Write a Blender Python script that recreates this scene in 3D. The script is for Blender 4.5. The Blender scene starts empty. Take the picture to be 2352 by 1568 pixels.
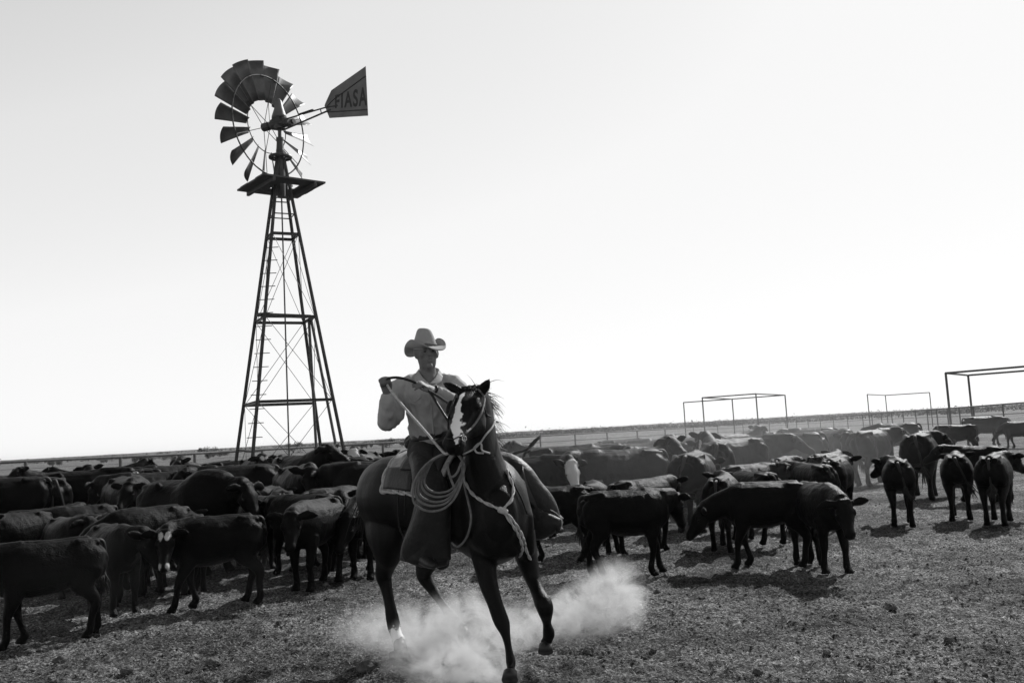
import bpy, bmesh, math, random
import numpy as np
from mathutils import Vector, Matrix, noise as mnoise

S = bpy.context.scene
COL = S.collection
rad = math.radians
rnd = random.Random(7)

# ------------------------------------------------------------------ camera
F_PX = 2090.0            # focal length in pixels of a 2352 px wide picture
CAM_H = 1.65
PITCH = math.atan(209.7/F_PX)
ROLL = math.atan(0.0544)
cam_d = bpy.data.cameras.new('camera')
cam_d.sensor_width = 36.0
cam_d.lens = F_PX/2352.0*36.0
cam_d.clip_start = 0.05
cam_d.clip_end = 9000
cam = bpy.data.objects.new('camera', cam_d)
COL.objects.link(cam)
_F = Vector((0, math.cos(PITCH), math.sin(PITCH)))
_U0 = Vector((0, -math.sin(PITCH), math.cos(PITCH)))
_R0 = Vector((1, 0, 0))
_R = _R0*math.cos(ROLL) - _U0*math.sin(ROLL)
_U = _U0*math.cos(ROLL) + _R0*math.sin(ROLL)
cam.matrix_world = Matrix(((_R.x, _U.x, -_F.x, 0), (_R.y, _U.y, -_F.y, 0), (_R.z, _U.z, -_F.z, CAM_H), (0, 0, 0, 1)))
S.camera = cam

def at(px, py, d):
    """point of the place at distance d (m along +Y) that was measured at px, py in the photo"""
    r = _F*F_PX + _R*(px-1176) + _U*(784-py)
    return Vector((0, 0, CAM_H)) + r*(d/r.y)

def ground_at(px, py):
    r = _F*F_PX + _R*(px-1176) + _U*(784-py)
    t = -CAM_H/r.z
    return Vector((r.x*t, r.y*t, 0))

def x_at(px, d):
    """x of the ground point in column px at distance d"""
    lo = 600.0
    y = 1058-0.0544*px + CAM_H*F_PX/d
    return at(px, y, d).x

# ------------------------------------------------------------------ sky and sun
SUN_AZ = rad(35)     # from +Y towards +X
SUN_EL = rad(38)
W = bpy.data.worlds.new('World')
S.world = W
W.use_nodes = True
wn, wl = W.node_tree.nodes, W.node_tree.links
wn.clear()
wo = wn.new('ShaderNodeOutputWorld')
bg = wn.new('ShaderNodeBackground')
sky = wn.new('ShaderNodeTexSky')
sky.sky_type = 'NISHITA'
sky.sun_disc = False
sky.sun_elevation = SUN_EL
sky.sun_rotation = SUN_AZ
sky.altitude = 300
sky.air_density = 1.0
sky.dust_density = 0.4
sky.ozone_density = 1.0
bw = wn.new('ShaderNodeRGBToBW')     # the photograph is black and white
wl.new(sky.outputs[0], bw.inputs[0])
dv = wn.new('ShaderNodeMath'); dv.operation = 'DIVIDE'; dv.inputs[1].default_value = 12.0
wl.new(bw.outputs[0], dv.inputs[0])
pw = wn.new('ShaderNodeValToRGB')      # how filtered black-and-white film renders the sky: deep blue goes dark, glare goes white
els = pw.color_ramp.elements
for k, (pos, v_) in enumerate(((0.0, .02), (.085, .08), (.135, .24), (.185, .62), (.26, .80), (.42, .95), (.7, 1.02), (1.0, 1.06))):
    e = els[k] if k < 2 else els.new(pos)
    e.position = pos; e.color = (v_, v_, v_, 1)
wl.new(dv.outputs[0], pw.inputs[0])
wl.new(pw.outputs[0], bg.inputs[0])
bg.inputs[1].default_value = 0.98
wl.new(bg.outputs[0], wo.inputs[0])
sun_d = bpy.data.lights.new('sun', 'SUN')
sun_d.energy = 5.0
sun_d.angle = rad(0.5)
sun_d.color = (1.0, 1.0, 1.0)
sun = bpy.data.objects.new('sun', sun_d)
COL.objects.link(sun)
SUN_DIR = Vector((math.sin(SUN_AZ)*math.cos(SUN_EL), math.cos(SUN_AZ)*math.cos(SUN_EL), math.sin(SUN_EL)))
sun.rotation_euler = (-SUN_DIR).to_track_quat('-Z', 'Y').to_euler()
sun.location = SUN_DIR*60
S.view_settings.view_transform = 'Standard'
S.view_settings.look = 'None'
S.view_settings.exposure = 0.0
S.view_settings.gamma = 1.0
S.cycles.max_bounces = 6
S.cycles.volume_bounces = 1
S.cycles.volume_step_rate = 1.0
S.cycles.use_denoising = True
S.cycles.sample_clamp_indirect = 0.8
S.cycles.sample_clamp_direct = 4.0

# ------------------------------------------------------------------ helpers
def tag(o, label=None, cat=None, group=None, kind=None):
    if label: o['label'] = label
    if cat: o['category'] = cat
    if group: o['group'] = group
    if kind: o['kind'] = kind
    return o

def empty(name, loc=(0, 0, 0), rz=0.0):
    o = bpy.data.objects.new(name, None)
    o.empty_display_size = 0.2
    o.location = loc
    o.rotation_euler = (0, 0, rz)
    COL.objects.link(o)
    return o

def link_mesh(name, me, parent=None, mats=()):
    o = bpy.data.objects.new(name, me)
    for m in mats: me.materials.append(m)
    COL.objects.link(o)
    if parent is not None: o.parent = parent
    return o

class MB:
    """collects vertices and faces for ONE mesh object"""
    def __init__(s): s.v = []; s.f = []; s.mi = []
    def add(s, vs, fs, mi=0):
        n = len(s.v)
        s.v.extend([tuple(v) for v in vs])
        s.f.extend([tuple(i+n for i in f) for f in fs])
        s.mi.extend([mi]*len(fs))
    def box(s, c, size, rot=None, mi=0):
        hx, hy, hz = size[0]/2, size[1]/2, size[2]/2
        vs = []
        for x in (-hx, hx):
            for y in (-hy, hy):
                for z in (-hz, hz):
                    p = Vector((x, y, z))
                    if rot is not None: p = rot @ p
                    vs.append(Vector(c)+p)
        s.add(vs, [(0, 1, 3, 2), (4, 6, 7, 5), (0, 4, 5, 1), (2, 3, 7, 6), (0, 2, 6, 4), (1, 5, 7, 3)], mi)
    def beam(s, a, b, w, h, up=(0, 0, 1), mi=0):
        a, b = Vector(a), Vector(b)
        t = (b-a).normalized(); up = Vector(up)
        l = t.cross(up)
        if l.length < 1e-4: l = t.cross(Vector((1, 0, 0)))
        l.normalize(); u = l.cross(t)
        vs = []
        for p in (a, b):
            for q in ((-1, -1), (1, -1), (1, 1), (-1, 1)):
                vs.append(p+l*(q[0]*w/2)+u*(q[1]*h/2))
        s.add(vs, [(3, 2, 1, 0), (4, 5, 6, 7), (0, 1, 5, 4), (1, 2, 6, 5), (2, 3, 7, 6), (3, 0, 4, 7)], mi)
    def tube(s, pts, r, n=8, mi=0, side=None, cap=True, dome=False):
        """tube through pts; r: one radius, a list, or a list of (r_side, r_other)"""
        pts = [Vector(p) for p in pts]
        m = len(pts)
        rr = []
        for i in range(m):
            q = r[i] if isinstance(r, (list, tuple)) and len(r) == m and not (m == 2 and isinstance(r, tuple)) else r
            if not isinstance(q, (tuple, list)): q = (q, q)
            rr.append(q)
        tans = []
        for i in range(m):
            t = (pts[min(i+1, m-1)]-pts[max(i-1, 0)])
            if t.length < 1e-9: t = Vector((0, 0, 1))
            tans.append(t.normalized())
        if side is None:
            ref = Vector((0, 0, 1)) if abs(tans[0].z) < 0.9 else Vector((1, 0, 0))
            l = tans[0].cross(ref).normalized()
            sides = []
            for t in tans:
                l = (l - t*l.dot(t))
                l = l.normalized() if l.length > 1e-6 else t.orthogonal().normalized()
                sides.append(l.copy())
        else:
            sl = side if isinstance(side, list) else [side]*m
            sides = []
            for t, q in zip(tans, sl):
                q = Vector(q); q = q - t*q.dot(t)
                sides.append(q.normalized())
        P, T, L, Rr = list(pts), list(tans), list(sides), list(rr)
        if dome:
            a0 = min(rr[0])*0.6; a1 = min(rr[-1])*0.6
            P = [pts[0]-tans[0]*a0, pts[0]-tans[0]*a0*0.6]+P+[pts[-1]+tans[-1]*a1*0.6, pts[-1]+tans[-1]*a1]
            T = [tans[0]]*2+T+[tans[-1]]*2
            L = [sides[0]]*2+L+[sides[-1]]*2
            Rr = [(rr[0][0]*0.35, rr[0][1]*0.35), (rr[0][0]*0.8, rr[0][1]*0.8)]+Rr+[(rr[-1][0]*0.8, rr[-1][1]*0.8), (rr[-1][0]*0.35, rr[-1][1]*0.35)]
        vs, fs = [], []
        for p, t, l, q in zip(P, T, L, Rr):
            u = l.cross(t)
            for k in range(n):
                a = 2*math.pi*k/n
                vs.append(p+l*(q[0]*math.cos(a))+u*(q[1]*math.sin(a)))
        for i in range(len(P)-1):
            for k in range(n):
                k2 = (k+1) % n
                fs.append((i*n+k, i*n+k2, (i+1)*n+k2, (i+1)*n+k))
        if cap:
            fs.append(tuple(range(n-1, -1, -1)))
            b = (len(P)-1)*n
            fs.append(tuple(b+k for k in range(n)))
        s.add(vs, fs, mi)
    def mesh(s, name, smooth=False):
        me = bpy.data.meshes.new(name)
        me.from_pydata(s.v, [], s.f)
        if any(s.mi): me.polygons.foreach_set('material_index', s.mi)
        if smooth: me.polygons.foreach_set('use_smooth', [True]*len(me.polygons))
        me.update()
        return me
    def build(s, name, mat, parent=None, smooth=False, loc=None):
        me = s.mesh(name, smooth)
        mats = mat if isinstance(mat, (list, tuple)) else [mat]
        o = link_mesh(name, me, parent, mats)
        if loc is not None: o.location = loc
        return o

def catmull(pts, n=6):
    """smooth curve through tuples of any length"""
    P = [np.array(p, dtype=float) for p in pts]
    out = []
    for i in range(len(P)-1):
        p0 = P[i-1] if i > 0 else 2*P[0]-P[1]
        p1, p2 = P[i], P[i+1]
        p3 = P[i+2] if i+2 < len(P) else 2*P[-1]-P[-2]
        for k in range(n):
            t = k/n
            out.append(0.5*((2*p1)+(-p0+p2)*t+(2*p0-5*p1+4*p2-p3)*t*t+(-p0+3*p1-3*p2+p3)*t**3))
    out.append(P[-1])
    return out

def fused(mb, voxel, smooth_it=4, name='body', factor=0.5):
    """weld the overlapping closed shapes of mb into ONE continuous skin"""
    me0 = mb.mesh(name+'_raw')
    o = bpy.data.objects.new(name+'_raw', me0)
    COL.objects.link(o)
    m = o.modifiers.new('r', 'REMESH'); m.mode = 'VOXEL'; m.voxel_size = voxel; m.use_smooth_shade = True
    s = o.modifiers.new('s', 'SMOOTH'); s.factor = factor; s.iterations = smooth_it
    dg = bpy.context.evaluated_depsgraph_get()
    dg.update()
    me = bpy.data.meshes.new_from_object(o.evaluated_get(dg), preserve_all_data_layers=True, depsgraph=dg)
    me.name = name
    bpy.data.objects.remove(o); bpy.data.meshes.remove(me0)
    me.materials.clear()
    me.polygons.foreach_set('use_smooth', [True]*len(me.polygons))
    return me

def set_attr(me, name, vals):
    a = me.attributes.get(name) or me.attributes.new(name, 'FLOAT', 'POINT')
    a.data.foreach_set('value', np.asarray(vals, dtype=np.float32))

def coords(me):
    a = np.empty(len(me.vertices)*3, dtype=np.float32)
    me.vertices.foreach_get('co', a)
    return a.reshape(-1, 3)

# ------------------------------------------------------------------ procedural materials
def mat(name, base=0.2, rough=0.7, var=0.25, scale=8.0, bump=0.0, bscale=60.0, metallic=0.0, sheen=0.0, spec=0.4,
        coat=0.0, attr=None, ragged=0.55, attr_col=0.7, stretch=None, rand=0.0, trans=0.0):
    m = bpy.data.materials.new(name)
    m.use_nodes = True
    n, l = m.node_tree.nodes, m.node_tree.links
    p = n['Principled BSDF']
    tc = n.new('ShaderNodeTexCoord')
    src = tc.outputs['Object']
    if stretch:
        mp = n.new('ShaderNodeMapping'); mp.inputs['Scale'].default_value = stretch
        l.new(src, mp.inputs[0]); src = mp.outputs[0]
    nz = n.new('ShaderNodeTexNoise'); nz.inputs['Scale'].default_value = scale; nz.inputs['Detail'].default_value = 6
    nz.inputs['Roughness'].default_value = 0.62
    l.new(src, nz.inputs['Vector'])
    mr = n.new('ShaderNodeMapRange')
    mr.inputs['From Min'].default_value = 0.28; mr.inputs['From Max'].default_value = 0.72
    mr.inputs['To Min'].default_value = base*(1-var); mr.inputs['To Max'].default_value = base*(1+var)
    l.new(nz.outputs['Fac'], mr.inputs['Value'])
    out = mr.outputs[0]
    if rand:
        oi = n.new('ShaderNodeObjectInfo')
        r2 = n.new('ShaderNodeMapRange'); r2.inputs['To Min'].default_value = 1-rand; r2.inputs['To Max'].default_value = 1+rand
        l.new(oi.outputs['Random'], r2.inputs['Value'])
        mu = n.new('ShaderNodeMath'); mu.operation = 'MULTIPLY'
        l.new(out, mu.inputs[0]); l.new(r2.outputs[0], mu.inputs[1]); out = mu.outputs[0]
    if attr:
        at_ = n.new('ShaderNodeAttribute'); at_.attribute_name = attr
        n2 = n.new('ShaderNodeTexNoise'); n2.inputs['Scale'].default_value = 26; n2.inputs['Detail'].default_value = 5
        l.new(tc.outputs['Object'], n2.inputs['Vector'])
        ad = n.new('ShaderNodeMath'); ad.operation = 'MULTIPLY_ADD'; ad.inputs[1].default_value = ragged
        l.new(n2.outputs['Fac'], ad.inputs[0]); l.new(at_.outputs['Fac'], ad.inputs[2])
        r3 = n.new('ShaderNodeMapRange'); r3.inputs['From Min'].default_value = 0.42+ragged*.5; r3.inputs['From Max'].default_value = 0.60+ragged*.5
        l.new(ad.outputs[0], r3.inputs['Value'])
        mx = n.new('ShaderNodeMix'); mx.data_type = 'FLOAT'
        l.new(r3.outputs[0], mx.inputs[0]); l.new(out, mx.inputs[2]); mx.inputs[3].default_value = attr_col
        out = mx.outputs[0]
    cb = n.new('ShaderNodeCombineColor')
    for k in range(3): l.new(out, cb.inputs[k])
    l.new(cb.outputs[0], p.inputs['Base Color'])
    p.inputs['Roughness'].default_value = rough
    p.inputs['Metallic'].default_value = metallic
    p.inputs['Specular IOR Level'].default_value = spec
    p.inputs['Sheen Weight'].default_value = sheen
    p.inputs['Sheen Roughness'].default_value = 0.45
    p.inputs['Coat Weight'].default_value = coat
    if trans: p.inputs['Transmission Weight'].default_value = 0
    if bump:
        nb = n.new('ShaderNodeTexNoise'); nb.inputs['Scale'].default_value = bscale; nb.inputs['Detail'].default_value = 4
        l.new(src, nb.inputs['Vector'])
        bp = n.new('ShaderNodeBump'); bp.inputs['Strength'].default_value = bump; bp.inputs['Distance'].default_value = 0.02
        l.new(nb.outputs['Fac'], bp.inputs['Height'])
        l.new(bp.outputs[0], p.inputs['Normal'])
    return m

M = {}
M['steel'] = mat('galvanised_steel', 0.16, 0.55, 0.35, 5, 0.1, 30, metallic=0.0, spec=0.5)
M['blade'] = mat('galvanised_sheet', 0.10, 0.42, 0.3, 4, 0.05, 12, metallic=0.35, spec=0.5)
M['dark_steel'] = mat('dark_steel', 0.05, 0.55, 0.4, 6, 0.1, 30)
M['vane'] = mat('painted_vane_sheet', 0.12, 0.5, 0.25, 3, 0.06, 8)
M['paint'] = mat('dark_lettering_paint', 0.022, 0.6, 0.3, 10)
M['wood'] = mat('weathered_timber', 0.09, 0.85, 0.4, 3, 0.5, 20, stretch=(1, 12, 12))
M['pipe'] = mat('rusty_pipe', 0.09, 0.7, 0.4, 6, 0.2, 40)
M['scrub'] = mat('scrub_leaves', 0.07, 0.9, 0.4, 0.6)
# ------------------------------------------------------------------ ground
def vnoise(x, y, seed=0):
    xi = np.floor(x).astype(np.int64); yi = np.floor(y).astype(np.int64)
    xf = x-xi; yf = y-yi
    def h(a, b):
        n = (a*374761393 + b*668265263 + seed*982451653) & 0x7fffffff
        n = ((n ^ (n >> 13))*1274126177) & 0x7fffffff
        n = (n ^ (n >> 16)) & 0xffffff
        return n/0xffffff
    u = xf*xf*(3-2*xf); v = yf*yf*(3-2*yf)
    return (h(xi, yi)*(1-u)+h(xi+1, yi)*u)*(1-v)+(h(xi, yi+1)*(1-u)+h(xi+1, yi+1)*u)*v

def ground_z(x, y):
    x = np.asarray(x, dtype=float); y = np.asarray(y, dtype=float)
    near = np.clip(1-(np.hypot(x, y)-14)/20, 0.0, 1)
    z = (vnoise(x*1.3, y*1.3, 1)-0.5)*0.035
    z = z + (vnoise(x*4.5, y*4.5, 2)-0.5)*0.03
    z = z + (vnoise(x*12, y*12, 3)-0.5)*0.042
    z = z + (vnoise(x*27, y*27, 4)-0.5)*0.030
    return z*near - 0.018

tcol = np.concatenate([-np.geomspace(60, 0.78, 16), np.linspace(-0.75, 0.75, 460), np.geomspace(0.78, 60, 16)])
rows = [-300.0, -60.0, -12.0, 0.0, 2.5, 4.0]
d = 4.6
while d < 4500:
    rows.append(d)
    d += 0.026 if d < 9 else (0.04 if d < 13 else (0.09 if d < 24 else d*0.03))
rows = np.array(rows)
gx = np.clip(tcol[None, :]*np.maximum(rows, 4.0)[:, None], -6000, 6000)
gx = gx+np.sign(tcol)[None, :]*np.abs(tcol)[None, :]*0.001
gy = np.repeat(rows[:, None], len(tcol), 1)
gz = ground_z(gx, gy)
# the land lifts a little towards the skyline
gz = gz + np.clip((gy-160)/900, 0, 1)**1.0*2.2*(1+0.6*np.clip(gx/np.maximum(gy, 1), -0.5, 0.8)) + (vnoise(gx/55, gy/90, 9)-0.5)*np.clip((gy-120)/600, 0, 1)*2.0
nr, nc = gx.shape
gv = np.stack([gx, gy, gz], -1).reshape(-1, 3)
ii = (np.arange(nr-1)[:, None]*nc+np.arange(nc-1)[None, :]).reshape(-1)
gf = np.stack([ii, ii+1, ii+nc+1, ii+nc], -1)
gme = bpy.data.meshes.new('ground')
gme.vertices.add(len(gv)); gme.vertices.foreach_set('co', gv.ravel().astype(np.float32))
gme.loops.add(gf.size); gme.loops.foreach_set('vertex_index', gf.ravel().astype(np.int32))
gme.polygons.add(len(gf)); gme.polygons.foreach_set('loop_start', np.arange(0, gf.size, 4, dtype=np.int32))
gme.polygons.foreach_set('loop_total', np.full(len(gf), 4, dtype=np.int32))
gme.polygons.foreach_set('use_smooth', [True]*len(gf))
gme.update(); gme.validate()
m = bpy.data.materials.new('trampled_earth'); m.use_nodes = True
n, l = m.node_tree.nodes, m.node_tree.links
p = n['Principled BSDF']; p.inputs['Roughness'].default_value = 0.95; p.inputs['Specular IOR Level'].default_value = 0.15
tc = n.new('ShaderNodeTexCoord')
def nz(scale, detail, rough=0.6):
    t = n.new('ShaderNodeTexNoise'); t.inputs['Scale'].default_value = scale; t.inputs['Detail'].default_value = detail
    t.inputs['Roughness'].default_value = rough
    l.new(tc.outputs['Object'], t.inputs['Vector']); return t.outputs['Fac']
def mth(op, a, b):
    t = n.new('ShaderNodeMath'); t.operation = op
    for k, q in ((0, a), (1, b)):
        if isinstance(q, (int, float)): t.inputs[k].default_value = q
        else: l.new(q, t.inputs[k])
    return t.outputs[0]
def rng(v, a, b, c, d_):
    t = n.new('ShaderNodeMapRange')
    for k, q in zip((1, 2, 3, 4), (a, b, c, d_)): t.inputs[k].default_value = q
    l.new(v, t.inputs[0]); return t.outputs[0]
fine = mth('ADD', mth('MULTIPLY', mth('POWER', rng(nz(42, 6, 0.75), 0.36, 0.68, 0.0, 1.0), 2.0), 0.44), 0.012)        # dung crumbs against chaff
mid = rng(nz(7, 6, 0.65), 0.32, 0.68, 0.35, 1.6)
big = rng(nz(0.65, 6, 0.62), 0.36, 0.64, 0.40, 1.65)
far = rng(nz(0.035, 5), 0.3, 0.7, 0.8, 1.2)
colr = mth('MULTIPLY', mth('MULTIPLY', fine, mid), mth('MULTIPLY', big, far))
cb = n.new('ShaderNodeCombineColor')
for k in range(3): l.new(colr, cb.inputs[k])
l.new(cb.outputs[0], p.inputs['Base Color'])
hgt = mth('ADD', nz(60, 5, 0.7), mth('MULTIPLY', nz(18, 5, 0.6), 1.2))
bp = n.new('ShaderNodeBump'); bp.inputs['Strength'].default_value = 0.9; bp.inputs['Distance'].default_value = 0.03
l.new(hgt, bp.inputs['Height']); l.new(bp.outputs[0], p.inputs['Normal'])
g = link_mesh('ground', gme, None, [m])
tag(g, 'trampled dry earth of the cattle pen running to a flat horizon', 'ground', kind='structure')

# ------------------------------------------------------------------ windmill
WD = 23.5
base = at(664.0, 1040, WD); base.z = 0
mill = empty('windmill', base)
tag(mill, 'tall steel farm windmill with many bladed wheel and lettered tail vane behind the herd', 'windmill')
ALPHA = rad(18.5)
def zpix(px, py, d=WD): return at(px, py, d).z
Z1, Z2, Z3, ZP = zpix(661, 924), zpix(657.6, 734), zpix(654.3, 542.8), zpix(651.5, 428)
ZH = zpix(648, 283)
def half(z):
    return (1.215+(0.461-1.215)*(z-Z1)/(Z3-Z1))*(1.05+.03*(Z2-z)/3)
def corner(k, z, r=None):
    r = max(half(z), 0.06) if r is None else r
    dirs = [(-math.sin(ALPHA), -math.cos(ALPHA)), (math.cos(ALPHA), -math.sin(ALPHA)), (math.sin(ALPHA), math.cos(ALPHA)), (-math.cos(ALPHA), math.sin(ALPHA))]
    return Vector((dirs[k][0]*r, dirs[k][1]*r, z))      # 0 near, 1 right, 2 far, 3 left
ZT = ZH-0.75
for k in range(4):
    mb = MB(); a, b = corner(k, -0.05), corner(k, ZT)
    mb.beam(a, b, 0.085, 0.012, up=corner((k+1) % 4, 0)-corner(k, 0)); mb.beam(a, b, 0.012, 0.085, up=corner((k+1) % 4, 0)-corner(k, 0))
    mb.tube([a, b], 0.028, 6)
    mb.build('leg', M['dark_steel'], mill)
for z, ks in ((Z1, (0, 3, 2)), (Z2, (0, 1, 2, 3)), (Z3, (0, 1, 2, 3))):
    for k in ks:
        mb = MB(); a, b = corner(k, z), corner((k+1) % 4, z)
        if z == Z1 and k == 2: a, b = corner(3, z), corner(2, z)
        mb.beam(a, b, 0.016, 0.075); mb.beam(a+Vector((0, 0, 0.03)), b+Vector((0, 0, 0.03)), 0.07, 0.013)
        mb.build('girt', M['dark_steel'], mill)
for z in (Z3+0.55, Z3+0.98):
    for k in range(4):
        mb = MB(); mb.beam(corner(k, z), corner((k+1) % 4, z), 0.014, 0.03); mb.build('girt', M['dark_steel'], mill)
for za, zb in ((0.1, Z1), (Z1, Z2), (Z2, Z3)):
    for k in range(4):
        k2 = (k+1) % 4
        if za < 1 and k == 1: continue
        for a, b in ((corner(k, za), corner(k2, zb)), (corner(k2, za), corner(k, zb))):
            mb = MB(); mb.tube([a, b], 0.0075, 5); mb.build('brace_rod', M['dark_steel'], mill)
mb = MB(); mb.tube([corner(3, 1.62)*0.99, corner(0, 1.55)], 0.022, 6); mb.build('tie_bar', M['dark_steel'], mill)
# ladder rungs on the near leg
z = 0.5
while z < Z3-0.2:
    c = corner(0, z)
    mb = MB(); mb.tube([c+Vector((-0.19, -0.02, 0)), c+Vector((0.19, -0.02, 0.0))], 0.011, 6); mb.build('rung', M['dark_steel'], mill)
    z += 0.345
# pump rod down the middle
mb = MB(); mb.tube([(0, 0, 0), (0, 0, ZH-0.3)], 0.02, 8); mb.build('pump_rod', M['dark_steel'], mill)
# plank across the middle girts
mb = MB(); a = at(594, 743, WD-0.7)-base; b = at(708, 716, WD+0.15)-base
a.z = b.z = Z2+0.07
mb.beam(a, b, 0.3, 0.06); mb.build('plank', M['wood'], mill)
# two slanting props under the middle girt
e1, e2 = corner(1, Z2), corner(2, Z2)
top = e1.lerp(e2, 0.45)
mb = MB(); mb.tube([top+Vector((-.02, 0, 0)), Vector((0.62, 0.55, -0.05))], 0.038, 8); mb.build('prop', M['pipe'], mill)
mb = MB(); mb.tube([top+Vector((.04, 0, 0)), Vector((1.48, -0.05, -0.05))], 0.038, 8); mb.build('prop', M['pipe'], mill)
# service platform of planks round the mast
pr = 1.22
pc = [Matrix.Rotation(rad(12), 3, 'Z') @ corner(k, 0, pr) for k in range(4)]
ex = (pc[1]-pc[0]).normalized(); ey = (pc[3]-pc[0]).normalized(); side = (pc[1]-pc[0]).length
for i in range(7):
    v0 = -side/2+side/7*(i+0.5)
    spans = [(-side/2, side/2)] if i in (0, 1, 5, 6) else ([(-side/2, -0.18), (0.42, side/2)] if i < 4 else [(-side/2, side/2-0.1)])
    if i == 4: spans = [(-side/2, -0.2), (0.3, side/2)]
    for s0, s1 in spans:
        mb = MB()
        jj = rnd.uniform(-0.02, 0.02)
        mb.beam(ey*v0+ex*(s0+jj)+Vector((0, 0, ZP)), ey*v0+ex*(s1+jj)+Vector((0, 0, ZP)), side/7-0.008, 0.045)
        mb.build('platform_plank', M['wood'], mill)
for v in (-side*0.33, side*0.33):
    mb = MB(); mb.beam(ex*v-ey*side/2+Vector((0, 0, ZP-0.075)), ex*v+ey*side/2+Vector((0, 0, ZP-0.075)), 0.07, 0.1); mb.build('joist', M['wood'], mill)
# mast pipe, cap ring and gearbox
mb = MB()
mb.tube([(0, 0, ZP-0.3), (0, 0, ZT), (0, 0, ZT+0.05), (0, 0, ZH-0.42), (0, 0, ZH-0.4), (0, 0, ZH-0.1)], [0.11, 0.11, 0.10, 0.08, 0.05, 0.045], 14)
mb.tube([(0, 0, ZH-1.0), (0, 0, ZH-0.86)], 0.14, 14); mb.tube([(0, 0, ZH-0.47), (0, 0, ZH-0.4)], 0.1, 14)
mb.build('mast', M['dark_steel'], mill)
mb = MB()
for k in range(12):
    a = 2*math.pi*k/12; 
    mb.tube([(0.27*math.cos(a), 0.27*math.sin(a), ZH-0.93), (0.27*math.cos(a+math.pi/6), 0.27*math.sin(a+math.pi/6), ZH-0.93)], 0.045, 8, dome=True)
mb.tube([(-0.27, 0, ZH-0.93), (0.27, 0, ZH-0.93)], 0.03, 6); mb.tube([(0, -0.27, ZH-0.93), (0, 0.27, ZH-0.93)], 0.03, 6)
mb.build('furl_ring', M['dark_steel'], mill)
TH = rad(62)                                    # the wheel looks away to the left
ax = Vector((-math.sin(TH), math.cos(TH), 0))    # from mast towards the wheel
axr = Vector((ax.y, -ax.x, 0))                  # to the right of it
zz = Vector((0, 0, 1))
H = Vector((0, 0, ZH))
hubc = H+ax*0.44
mb = MB()
mb.tube([H-ax*0.3, H-ax*0.22, H+ax*0.2, H+ax*0.3], [(0.09, 0.07), (0.16, 0.14), (0.17, 0.15), (0.1, 0.1)], 12)
mb.tube([H-zz*0.16, H-zz*0.02], 0.15, 12); mb.tube([H+axr*0.1-ax*0.3, H+axr*0.1-ax*0.42], 0.07, 10)
mb.box(H+zz*0.12, (0.3, 0.26, 0.1), Matrix.Rotation(TH, 3, 'Z')); mb.box(H-ax*0.28-zz*0.06, (0.24, 0.2, 0.1), Matrix.Rotation(TH, 3, 'Z'))
mb.build('gearbox', M['dark_steel'], mill, smooth=False)
mb = MB()
mb.tube([H+zz*0.13, H+zz*0.2, H+zz*0.42, H+zz*0.62, H+zz*0.68], [(0.235, 0.2), (0.22, 0.19), (0.13, 0.12), (0.06, 0.07), (0.03, 0.03)], 14)
mb.build('hood', M['vane'], mill, smooth=True)
wheel = empty('wheel', (0, 0, 0)); wheel.parent = mill
mb = MB(); mb.tube([hubc-ax*0.36, hubc-ax*0.12, hubc-ax*0.1, hubc+ax*0.12, hubc+ax*0.16], [0.05, 0.05, 0.115, 0.115, 0.05], 14)
mb.build('hub', M['dark_steel'], wheel, smooth=False)
RW, RI, RS = 1.75, 0.72, 1.35
def ringpt(r, a, off=0.0): return hubc+axr*(r*math.cos(a))+zz*(r*math.sin(a))+ax*off
for r, rr in ((RI, 0.013), (RS, 0.02)):
    mb = MB(); N = 72
    mb.tube([ringpt(r, 2*math.pi*k/N, -0.0 if r < 1 else -0.09) for k in range(N+1)], rr, 6); mb.build('rim', M['dark_steel'], wheel, smooth=True)
for k in range(6):
    a = 2*math.pi*(k+0.4)/6
    mb = MB()
    for off, da in ((0.1, 0.0), (-0.1, 0.06)):
        mb.tube([ringpt(0.09, a+da, off), ringpt(RI, a, 0), ringpt(RS, a, -.09)], 0.0095, 5)
    mb.build('spoke', M['dark_steel'], wheel)
NB = 18
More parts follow.
